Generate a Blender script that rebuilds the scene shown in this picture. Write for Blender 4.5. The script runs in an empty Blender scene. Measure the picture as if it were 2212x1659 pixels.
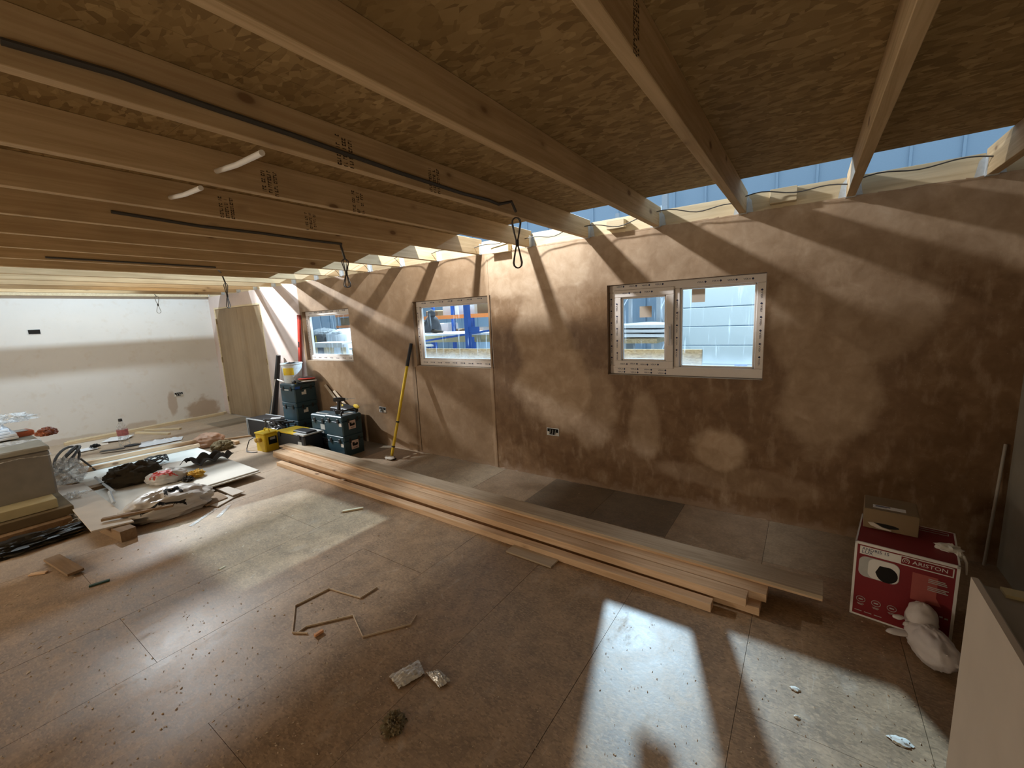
import bpy, bmesh, math, random
from mathutils import Vector, Matrix, Euler
random.seed(7)
sc = bpy.context.scene
col = sc.collection
PI = math.pi

# ------------------------------------------------------------------ camera
YAW, PITCH, ROLL, FPX = 0.60807744, 0.15706339, -0.0481446, 919.54
CAM = Vector((0.0, 0.0, 1.6))
fw = Vector((-math.sin(YAW)*math.cos(PITCH), math.cos(YAW)*math.cos(PITCH), -math.sin(PITCH)))
rt = Vector((math.cos(YAW), math.sin(YAW), 0)); up = rt.cross(fw)
RT = rt*math.cos(ROLL)+up*math.sin(ROLL); UP = -rt*math.sin(ROLL)+up*math.cos(ROLL)
cam = bpy.data.cameras.new('camera'); cam.sensor_width = 36; cam.lens = FPX/2212*36
cam.clip_start = 0.02; cam.clip_end = 200
camo = bpy.data.objects.new('camera', cam); col.objects.link(camo); sc.camera = camo
M3 = Matrix((RT, UP, -fw)).transposed()
camo.matrix_world = Matrix.Translation(CAM) @ M3.to_4x4()

def at(u, v, axis, val):
    """point of the photograph pixel (u, v) on the real plane axis = val"""
    d = RT*((u-1106)/FPX) - UP*((v-829.5)/FPX) + fw
    i = 'xyz'.index(axis)
    return CAM + d*((val-CAM[i])/d[i])

# ------------------------------------------------------------------ world, lamps, exposure
sc.view_settings.view_transform = 'Standard'; sc.view_settings.look = 'None'
sc.view_settings.exposure = 0.0; sc.view_settings.gamma = 1.0; sc.view_settings.use_curve_mapping = False
w = bpy.data.worlds.new('warehouse_light'); sc.world = w; w.use_nodes = True
bg = w.node_tree.nodes['Background']; bg.inputs[0].default_value = (0.60, 0.81, 1.0, 1); bg.inputs[1].default_value = 1.15

def spot(name, loc, target, energy, color, size, angle, blend=0.4):
    l = bpy.data.lights.new(name, 'SPOT'); l.energy = energy; l.color = color
    l.shadow_soft_size = size; l.spot_size = math.radians(angle); l.spot_blend = blend
    o = bpy.data.objects.new(name, l); col.objects.link(o); o.location = loc
    o.rotation_euler = (Vector(target)-Vector(loc)).to_track_quat('-Z', 'Y').to_euler(); return o
def point(name, loc, energy, color, size):
    l = bpy.data.lights.new(name, 'POINT'); l.energy = energy; l.color = color; l.shadow_soft_size = size
    o = bpy.data.objects.new(name, l); col.objects.link(o); o.location = loc; return o
spot('high_bay_lamp', (-2.62, 8.2, 4.83), (-3.3, 2.8, 0.6), 4400, (0.60, 0.81, 1.0), 0.075, 70, .25)
spot('high_bay_lamp', (-2.56, 2.72, 3.42), (-2.56, 3.52, 2.22), 400, (0.95, 0.97, 0.97), 0.055, 150, .25)
l = bpy.data.lights.new('tube_lamp', 'AREA'); l.shape = 'RECTANGLE'; l.size = 0.07; l.size_y = 3.4; l.energy = 78; l.color = (0.76, 0.91, 1.0)
o = bpy.data.objects.new('tube_lamp', l); col.objects.link(o); o.location = (-8.05, 1.85, 3.23)
spot('added_streak_spot', (-8.25, 1.75, 3.20), (-4.6, 3.5, 1.3), 1000, (0.92, 0.97, 1.0), 0.04, 78, .5)  # added spot near the tube, strengthens the joist streaks on the window wall
spot('outside_fill_spot', (-9.5, 10.5, 6.2), (-9.5, 10.8, 0), 6500, (0.80, 0.92, 1.0), 0.3, 96)  # this and the next: unseen spots added to brighten the goods outside
spot('outside_fill_spot', (-1.5, 11.5, 6.2), (-1.5, 11.8, 0), 1500, (0.80, 0.92, 1.0), 0.3, 90)
# two warm fill lights added behind the camera to lift floor and joists
WARM_FILL = point('warm_fill_light', (-5.4, -2.3, 1.3), 145, (1.0, 0.90, 0.74), 0.35)
point('warm_fill_light', (0.1, -2.3, 0.75), 42, (1.0, 0.86, 0.64), 0.30)

# ------------------------------------------------------------------ node helper
class NT:
    def __init__(s, name, rough=0.7, spec=0.3, metal=0.0):
        s.m = bpy.data.materials.new(name); s.m.use_nodes = True; s.t = s.m.node_tree
        s.b = s.t.nodes['Principled BSDF']; s.out = s.t.nodes['Material Output']
        s.set('Roughness', rough); s.set('Specular IOR Level', spec); s.set('Metallic', metal)
    def set(s, k, v):
        if isinstance(v, bpy.types.NodeSocket): s.t.links.new(v, s.b.inputs[k])
        else: s.b.inputs[k].default_value = v
    def n(s, typ, **kw):
        nd = s.t.nodes.new(typ)
        for k, v in kw.items(): setattr(nd, k, v)
        return nd
    def link(s, a, b): s.t.links.new(a, b)
    def inp(s, sock, v):
        if isinstance(v, bpy.types.NodeSocket): s.t.links.new(v, sock)
        else: sock.default_value = v
    def coord(s, kind='Object', scale=(1, 1, 1), rot=(0, 0, 0), rand=0.0):
        if kind == 'Position': c = s.n('ShaderNodeNewGeometry').outputs['Position']
        else: c = s.n('ShaderNodeTexCoord').outputs[kind]
        if rand:
            oi = s.n('ShaderNodeObjectInfo'); ml = s.n('ShaderNodeVectorMath', operation='SCALE')
            cx = s.n('ShaderNodeCombineXYZ'); s.link(oi.outputs['Random'], cx.inputs[0]); s.link(oi.outputs['Random'], cx.inputs[1])
            s.link(cx.outputs[0], ml.inputs[0]); ml.inputs['Scale'].default_value = rand
            ad = s.n('ShaderNodeVectorMath', operation='ADD'); s.link(c, ad.inputs[0]); s.link(ml.outputs[0], ad.inputs[1]); c = ad.outputs[0]
        mp = s.n('ShaderNodeMapping'); s.link(c, mp.inputs[0]); mp.inputs['Scale'].default_value = scale; mp.inputs['Rotation'].default_value = rot
        return mp.outputs[0]
    def noise(s, vec, scale=5, detail=4, rough=0.55, dist=0.0):
        nd = s.n('ShaderNodeTexNoise'); s.link(vec, nd.inputs['Vector'])
        nd.inputs['Scale'].default_value = scale; nd.inputs['Detail'].default_value = detail
        nd.inputs['Roughness'].default_value = rough; nd.inputs['Distortion'].default_value = dist
        return nd.outputs[0]
    def voro(s, vec, scale=5, out='Distance', feat='F1'):
        nd = s.n('ShaderNodeTexVoronoi', feature=feat); s.link(vec, nd.inputs['Vector']); nd.inputs['Scale'].default_value = scale
        return nd.outputs[out]
    def math(s, op, a, b=0.0, clamp=False):
        nd = s.n('ShaderNodeMath', operation=op, use_clamp=clamp); s.inp(nd.inputs[0], a); s.inp(nd.inputs[1], b); return nd.outputs[0]
    def ramp(s, f, stops):
        nd = s.n('ShaderNodeValToRGB'); s.inp(nd.inputs[0], f); e = nd.color_ramp.elements
        while len(e) < len(stops): e.new(0.5)
        for i, (p, c) in enumerate(stops):
            e[i].position = p; e[i].color = (c[0], c[1], c[2], 1) if hasattr(c, '__len__') else (c, c, c, 1)
        return nd.outputs[0]
    def smooth(s, v, a, b):
        nd = s.n('ShaderNodeMapRange', interpolation_type='SMOOTHSTEP'); s.inp(nd.inputs[0], v)
        nd.inputs[1].default_value = a; nd.inputs[2].default_value = b; return nd.outputs[0]
    def mix(s, f, a, b, mode='MIX'):
        nd = s.n('ShaderNodeMix', data_type='RGBA', blend_type=mode); s.inp(nd.inputs[0], f)
        for k, v in ((6, a), (7, b)):
            if isinstance(v, bpy.types.NodeSocket): s.link(v, nd.inputs[k])
            else: nd.inputs[k].default_value = (v[0], v[1], v[2], 1)
        return nd.outputs[2]
    def bump(s, h, strength=0.3, dist=0.01):
        nd = s.n('ShaderNodeBump'); s.link(h, nd.inputs['Height']); nd.inputs['Strength'].default_value = strength
        nd.inputs['Distance'].default_value = dist; s.link(nd.outputs[0], s.b.inputs['Normal'])
    def rnd(s): return s.n('ShaderNodeObjectInfo').outputs['Random']

def plain(name, c, rough=0.6, metal=0.0, spec=0.35, var=0.12, scale=30):
    t = NT(name, rough, spec, metal)
    f = t.noise(t.coord('Object'), scale, 3)
    t.set('Base Color', t.mix(f, tuple(x*(1-var) for x in c), tuple(min(1, x*(1+var)) for x in c))); return t.m

def wood(name, dark, light, knot=(0.16, 0.07, 0.03), grain='x', rough=0.72, knots=True, tone=0.25):
    t = NT(name, rough, 0.25)
    gs = {'x': (1.2, 26, 26), 'y': (26, 1.2, 26), 'z': (9, 9, .5)}[grain]
    a = t.noise(t.coord('Object', gs, rand=37), 1.6, 5, 0.6, 0.6)
    b = t.noise(t.coord('Object', (2, 2, 2), rand=37), 1.5, 2)
    c = t.mix(t.smooth(a, .3, .72), dark, light)
    c = t.mix(t.math('MULTIPLY', t.smooth(b, .45, .7), 0.3), c, tuple(x*.72 for x in dark))
    r = t.rnd(); c = t.mix(t.math('MULTIPLY', r, tone), c, tuple(x*.55 for x in dark))
    if knots:
        ks = {'x': (3.2, 6.0, 6.0), 'y': (6.0, 3.2, 6.0)}[grain]
        d = t.voro(t.coord('Object', ks, rand=37), 1.0)
        c = t.mix(t.smooth(d, .115, .065), c, knot)
        c = t.mix(t.math('MULTIPLY', t.smooth(d, .2, .08), .45), c, tuple(x*.6 for x in dark))
    t.set('Base Color', c); t.bump(a, .12, .004); return t.m

def osb(name, dark, mid, light, st=(1, 1, 1), rough=0.75, pos=True):
    t = NT(name, rough, 0.25)
    cols = []; ids = []
    k = 'Position' if pos else 'Object'
    for i, (rz, sc_) in enumerate(((0.25, 1.0), (-0.35, 1.25), (0.9, 1.5))):
        v = t.coord(k, (16*sc_*st[0], 48*sc_*st[1], 48*sc_), (0, 0, rz))
        dn = t.noise(v, .8, 2); 
        ad = t.n('ShaderNodeVectorMath', operation='ADD'); sc2 = t.n('ShaderNodeVectorMath', operation='SCALE')
        t.link(t.n('ShaderNodeTexNoise').outputs['Color'], sc2.inputs[0]); sc2.inputs['Scale'].default_value = 0.0
        t.link(v, ad.inputs[0]); t.link(sc2.outputs[0], ad.inputs[1])
        cc = t.voro(ad.outputs[0], 1.0, 'Color'); sx = t.n('ShaderNodeSeparateColor'); t.link(cc, sx.inputs[0])
        cols.append(sx.outputs[0]); ids.append(sx.outputs[1])
    big = t.noise(t.coord(k), 14, 3)
    f = t.math('GREATER_THAN', ids[0], .5); g = t.math('GREATER_THAN', ids[1], .6)
    va = t.mix(f, cols[0], cols[1]); va = t.mix(g, va, cols[2])
    fl = t.math('ADD', t.math('MULTIPLY', va, .75), t.math('MULTIPLY', big, .35))
    c = t.ramp(fl, [(.1, tuple((a+b)/2 for a, b in zip(dark, mid))), (.45, mid), (.85, tuple((a+b)/2 for a, b in zip(mid, light))), (1, light)])
    pit = t.noise(t.coord(k, (5*st[0], 22*st[1], 22)), 2.4, 3)
    c = t.mix(t.math('MULTIPLY', t.smooth(pit, .64, .78), .45), c, tuple(x*.5 for x in dark))
    t.set('Base Color', c); t.bump(fl, .35, .004); return t.m

# ------------------------------------------------------------------ materials
def blobs(t, P, items, ux, uz, noise, amt=0.35):
    """sum of soft patches (x, z, rx, rz, strength) on a wall"""
    sep = t.n('ShaderNodeSeparateXYZ'); t.link(P, sep.inputs[0])
    X, Z = sep.outputs[ux], sep.outputs[uz]
    tot = None
    for (x, z, rx, rz, s_) in items:
        dx = t.math('DIVIDE', t.math('SUBTRACT', X, x), rx); dz = t.math('DIVIDE', t.math('SUBTRACT', Z, z), rz)
        d = t.math('SQRT', t.math('ADD', t.math('MULTIPLY', dx, dx), t.math('MULTIPLY', dz, dz)))
        d = t.math('ADD', d, t.math('MULTIPLY', t.math('SUBTRACT', noise, .5), amt*4))
        v = t.math('MULTIPLY', t.smooth(d, 1.15, .75), s_)
        tot = v if tot is None else t.math('MAXIMUM', tot, v)
    return tot, X, Z

def plaster_wet():
    t = NT('skim_plaster', 0.62, 0.3)
    P = t.coord('Position')
    n1 = t.noise(P, 2.6, 5, .55, .3); n2 = t.noise(P, 9, 5, .6, .4); n3 = t.noise(t.coord('Position', (1, 1, .35)), 14, 5, .6)
    dry, X, Z = blobs(t, P, [(-2.05, 1.45, .32, .55, .75), (-1.95, .95, .42, .42, .8), (-1.55, .75, .22, .38, .45), (-1.1, .62, .14, .3, .5), (-.52, .5, .2, .17, .85),
        (-.05, 1.45, .17, .35, .55), (.12, .95, .26, .45, .6), (.25, 1.5, .4, .3, .45), (-.95, 1.95, .7, .2, .55), (-.45, .28, .6, .1, .25), (-2.2, 2.1, .8, .34, .9), (0, 2.12, 1.2, .2, .6)], 0, 2, n1, .30)
    wet = t.ramp(n2, [(.3, (.155, .084, .040)), (.55, (.215, .125, .064)), (.8, (.29, .185, .105))])
    dryc = t.ramp(n2, [(.3, (.44, .31, .20)), (.6, (.56, .42, .295)), (.8, (.64, .51, .385))])
    semi = t.ramp(n2, [(.3, (.25, .16, .092)), (.6, (.30, .20, .12)), (.8, (.37, .26, .165))])
    lw = t.math('MULTIPLY', t.smooth(X, -2.66, -2.72), .92)     # the left bay of wall has dried more evenly
    hi = t.smooth(t.math('ADD', Z, t.math('MULTIPLY', n1, .6)), 1.85, 2.25)
    f = t.math('MAXIMUM', dry, t.math('MULTIPLY', hi, .55))
    c = t.mix(f, wet, dryc)
    streak = t.math('MULTIPLY', t.smooth(n3, .5, .75), .35); c = t.mix(streak, c, dryc)
    c2 = t.mix(t.math('MULTIPLY', t.smooth(n1, .4, .7), .22), semi, dryc)
    c = t.mix(lw, c, c2)
    pink = t.mix(n2, (.58, .47, .43), (.66, .55, .50))
    c = t.mix(t.smooth(X, -6.20, -6.24), c, pink)
    edge = t.noise(t.coord('Position', (30, 1, 3)), 1, 3)
    dx = t.math('ABSOLUTE', t.math('ADD', t.math('ADD', X, 2.70), t.math('MULTIPLY', t.math('SUBTRACT', n3, .5), .08)))
    c = t.mix(t.math('MULTIPLY', t.smooth(dx, .03, .005), .5), c, (.50, .36, .24))
    low = t.smooth(t.math('ADD', Z, t.math('MULTIPLY', t.math('SUBTRACT', n2, .5), .25)), .07, .0)
    c = t.mix(t.math('MULTIPLY', low, .6), c, (.42, .30, .21))
    spl = t.voro(t.coord('Position'), 34); c = t.mix(t.math('MULTIPLY', t.smooth(spl, .12, .05), .25), c, (.5, .38, .27))
    t.set('Base Color', c); t.set('Roughness', t.math('ADD', .45, t.math('MULTIPLY', f, .3)))
    t.bump(t.math('ADD', t.math('MULTIPLY', n2, .5), t.math('MULTIPLY', n3, .5)), .22, .006); return t.m

def plaster_far():
    t = NT('pale_plaster', 0.7, 0.25); P = t.coord('Position')
    n1 = t.noise(P, 1.6, 5, .6); n2 = t.noise(P, 8, 4)
    c = t.mix(n1, (.63, .62, .60), (.73, .72, .705))
    c = t.mix(t.math('MULTIPLY', t.smooth(n2, .55, .75), .3), c, (.55, .47, .38))
    d, Y, Z = blobs(t, P, [(3.15, .12, .28, .26, .9), (2.7, .36, .07, .22, .7), (2.2, .05, .25, .09, .6), (1.0, .02, 1.0, .07, .5)], 1, 2, n2, .25)
    c = t.mix(t.math('MULTIPLY', d, .8), c, (.36, .25, .16))
    t.set('Base Color', c); t.bump(n2, .1, .004); return t.m

def floor_mat(name, base, dusty):
    t = NT(name, .5, .42); P = t.coord('Position')
    n1 = t.noise(P, 1.1, 5, .6, .4); n2 = t.noise(P, 7, 6, .65, .6); n3 = t.noise(P, 60, 4, .7); v = t.voro(P, 95); 
    c = t.ramp(n2, [(.28, tuple(x*.62 for x in base)), (.5, base), (.74, tuple(min(1, x*1.45) for x in base))])
    c = t.mix(t.math('MULTIPLY', t.smooth(n3, .48, .72), .5), c, tuple(x*1.7 for x in base))
    c = t.mix(t.math('MULTIPLY', t.smooth(v, .25, .1), .35), c, (.36, .26, .16))
    chip = t.voro(t.coord('Position', (1, 2.2, 1), (0, 0, .5)), 72, 'Color'); sx = t.n('ShaderNodeSeparateColor'); t.link(chip, sx.inputs[0])
    c = t.mix(t.math('MULTIPLY', t.smooth(sx.outputs[0], .62, .95), .36), c, tuple(x*1.8 for x in base))
    c = t.mix(t.math('MULTIPLY', t.smooth(sx.outputs[1], .7, .95), .40), c, tuple(x*.45 for x in base))
    sep = t.n('ShaderNodeSeparateXYZ'); t.link(P, sep.inputs[0]); X, Y = sep.outputs[0], sep.outputs[1]
    # plaster dust: along the window wall, over the left of the room, and in scuffs
    wall = t.smooth(t.math('ADD', Y, t.math('MULTIPLY', t.math('SUBTRACT', n1, .5), .9)), 2.55, 3.3)
    left = t.smooth(t.math('ADD', X, t.math('MULTIPLY', t.math('SUBTRACT', n1, .5), 2.4)), -3.0, -5.6)
    du = t.math('MAXIMUM', t.math('MULTIPLY', wall, .38), t.math('MULTIPLY', left, .6))
    sc_ = t.math('MULTIPLY', t.smooth(t.noise(t.coord('Position', (2.2, 1.0, 1), (0, 0, .3)), 3.2, 6, .7), .54, .72), .35)
    du = t.math('MAXIMUM', du, sc_)
    du = t.math('MULTIPLY', du, t.math('ADD', .55, t.math('MULTIPLY', n2, .8)), True)
    c = t.mix(du, c, dusty)
    r = t.rnd(); c = t.mix(t.math('MULTIPLY', r, .10), c, tuple(x*.5 for x in base))
    scr = t.voro(t.coord('Position', (1, .12, 1), (0, 0, .6)), 6, 'Distance', 'DISTANCE_TO_EDGE')
    c = t.mix(t.math('MULTIPLY', t.math('MULTIPLY', t.smooth(scr, .006, .001), t.smooth(n2, .5, .62)), .4), c, dusty)
    t.set('Base Color', c); t.set('Roughness', t.math('ADD', .34, t.math('ADD', t.math('MULTIPLY', du, .4), t.math('MULTIPLY', n2, .18))))
    t.bump(t.math('ADD', t.math('MULTIPLY', n3, .6), n2), .18, .003); return t.m

MT = {}
MT['plaster'] = plaster_wet(); MT['far'] = plaster_far()
MT['floor'] = floor_mat('flooring_chipboard', (.315, .207, .118), (.52, .425, .325))
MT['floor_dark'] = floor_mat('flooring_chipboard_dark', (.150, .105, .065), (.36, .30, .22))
MT['floor_pale'] = floor_mat('flooring_chipboard_pale', (.36, .265, .165), (.52, .44, .34))
MT['joist'] = wood('joist_spruce', (.50, .35, .19), (.66, .49, .29), tone=.12)
MT['batten'] = wood('batten_pine', (.62, .40, .235), (.80, .58, .38), tone=.1)
MT['pale_wood'] = wood('pale_wood', (.62, .50, .32), (.76, .64, .44), knots=False, tone=.2)
MT['grey_board'] = wood('weathered_board', (.42, .325, .225), (.55, .445, .325), knots=False, tone=.05)
MT['door'] = wood('door_ply', (.30, .215, .13), (.36, .265, .165), knots=False, tone=.05, grain='z')
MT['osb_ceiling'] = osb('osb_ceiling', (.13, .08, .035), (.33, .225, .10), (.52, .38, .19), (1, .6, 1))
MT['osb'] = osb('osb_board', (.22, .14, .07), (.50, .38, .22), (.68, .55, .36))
MT['pb'] = plain('plasterboard_paper', (.60, .53, .45), .8, scale=6); MT['pbwhite'] = plain('plasterboard_ivory', (.70, .67, .60), .8, scale=5)
MT['pbgrey'] = plain('plasterboard_grey', (.30, .27, .22), .85, scale=7, var=.2)
MT['pbedge'] = plain('gypsum_edge', (.42, .38, .33), .9)
MT['upvc'] = plain('white_upvc', (.78, .72, .68), .3, spec=.5, var=.03); MT['gasket'] = plain('black_gasket', (.02, .02, .025), .5)
MT['ink'] = plain('tape_ink', (.03, .04, .10), .6); MT['stamp'] = plain('stamp_ink', (.07, .045, .025), .8)
MT['steel'] = plain('galvanised_steel', (.60, .64, .67), .4, .35, var=.2, scale=60)
MT['cable'] = plain('grey_cable', (.075, .07, .065), .5); MT['cable_pale'] = plain('pale_grey_cable', (.35, .35, .33), .5)
MT['black'] = plain('black_plastic', (.018, .018, .02), .45, spec=.4); MT['navy'] = plain('navy_case_plastic', (.022, .055, .075), .42, spec=.45, scale=9, var=.3)
MT['yellow'] = plain('yellow_plastic', (.75, .52, .03), .4); MT['red'] = plain('red_plastic', (.55, .05, .03), .4)
MT['white'] = plain('white_paper', (.75, .72, .68), .6, var=.04); MT['cardboard'] = plain('cardboard', (.24, .165, .09), .85, scale=12)
MT['cardbox'] = plain('box_print_red', (.21, .016, .020), .55, scale=8); MT['blackhole'] = plain('dark_inside', (.012, .01, .008), .9)
MT['cloth'] = plain('dark_olive_cloth', (.050, .038, .022), .95, scale=14, var=.5); MT['cloth2'] = plain('dark_brown_cloth', (.035, .026, .018), .95, scale=14, var=.5)
MT['glove'] = plain('yellow_glove', (.62, .36, .05), .8, scale=18, var=.3); MT['grey_label'] = plain('grey_label', (.45, .45, .43), .6)
MT['greyfoam2'] = plain('pale_board_face', (.34, .32, .26), .8, scale=9, var=.2); MT['greyfoam'] = plain('grey_insulation_facing', (.24, .22, .19), .7, scale=9, var=.22); MT['yfoam'] = plain('yellow_foam_board', (.50, .44, .26), .85, scale=14, var=.15)
MT['brownfoam'] = plain('brown_board_edge', (.16, .115, .06), .9, scale=14, var=.25)
MT['orange'] = plain('orange_wrap', (.62, .17, .08), .6); MT['green'] = plain('green_strip', (.03, .075, .06), .5)
MT['blue'] = plain('blue_rack_paint', (.02, .10, .42), .45); MT['rack'] = plain('rack_steel', (.40, .45, .50), .5)
MT['whitesheet'] = plain('white_sheeting', (.80, .83, .86), .5, scale=5, var=.08); MT['cladding'] = plain('blue_grey_cladding', (.30, .40, .50), .6, var=.05)
MT['rollerdoor'] = plain('white_roller_panel', (.66, .74, .76), .5, var=.04); MT['mortar'] = plain('mortar', (.20, .155, .085), .95, scale=40, var=.5)
MT['shaving'] = plain('wood_shaving', (.58, .46, .33), .9); MT['brass'] = plain('brass_hinge', (.30, .22, .12), .4, .6)
MT['wire_white'] = plain('white_conduit', (.78, .76, .72), .45, var=.03); MT['orangeblock'] = plain('orange_plug', (.62, .30, .14), .8)
MT['warm_oak'] = wood('brown_offcut', (.24, .15, .08), (.34, .22, .12), knots=False)
MT['greencrate'] = plain('green_crate', (.30, .50, .12), .6); MT['rackorange'] = plain('orange_beam', (.75, .22, .05), .5)

def glass_mat(name, dirt=.12):
    t = NT(name)
    tr = t.n('ShaderNodeBsdfTransparent'); tr.inputs[0].default_value = (.93, .97, .98, 1)
    gl = t.n('ShaderNodeBsdfGlossy'); gl.inputs['Roughness'].default_value = .03
    fr = t.n('ShaderNodeFresnel'); fr.inputs[0].default_value = 1.45
    bf = t.n('ShaderNodeNewGeometry').outputs['Backfacing']; fo_ = t.math('MULTIPLY', fr.outputs[0], t.math('SUBTRACT', 1.0, bf))
    m1 = t.n('ShaderNodeMixShader'); t.link(fo_, m1.inputs[0]); t.link(tr.outputs[0], m1.inputs[1]); t.link(gl.outputs[0], m1.inputs[2])
    di = t.n('ShaderNodeBsdfTranslucent'); di.inputs[0].default_value = (.9, .95, 1, 1)
    P = t.coord('Position'); st = t.noise(t.coord('Position', (26, 1, 1.6)), 1.5, 4, .6)
    sep = t.n('ShaderNodeSeparateXYZ'); t.link(P, sep.inputs[0])
    low = t.smooth(t.math('ADD', sep.outputs[2], t.math('MULTIPLY', t.math('SUBTRACT', t.noise(P, 9, 3), .5), .08)), 1.27, 1.13)
    f = t.math('MAXIMUM', t.math('MULTIPLY', t.smooth(st, .58, .70), dirt*1.0), t.math('MULTIPLY', low, dirt*1.1), True)
    m2 = t.n('ShaderNodeMixShader'); t.link(f, m2.inputs[0]); t.link(m1.outputs[0], m2.inputs[1]); t.link(di.outputs[0], m2.inputs[2])
    t.link(m2.outputs[0], t.out.inputs[0]); return t.m
def film_mat(name, c=(.9, .9, .88), alpha=.45, rough=.25):
    t = NT(name, rough, .6)
    n = t.noise(t.coord('Object'), 22, 4)
    t.set('Base Color', c+(1,)); tr = t.n('ShaderNodeBsdfTransparent')
    m = t.n('ShaderNodeMixShader'); t.link(t.smooth(n, alpha-.35, alpha+.35), m.inputs[0]); t.link(tr.outputs[0], m.inputs[1]); t.link(t.b.outputs[0], m.inputs[2])
    t.bump(n, .35, .01); t.link(m.outputs[0], t.out.inputs[0]); return t.m
MT['glass'] = glass_mat('window_glass'); MT['film'] = film_mat('clear_plastic_film', alpha=.55); MT['bagfilm'] = film_mat('thin_white_bag', (.78, .74, .70), .30, .4)
MT['tub'] = film_mat('translucent_tub', (.70, .74, .75), .2, .3); MT['bottle'] = film_mat('bottle_plastic', (.7, .75, .75), .62, .15)

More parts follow.
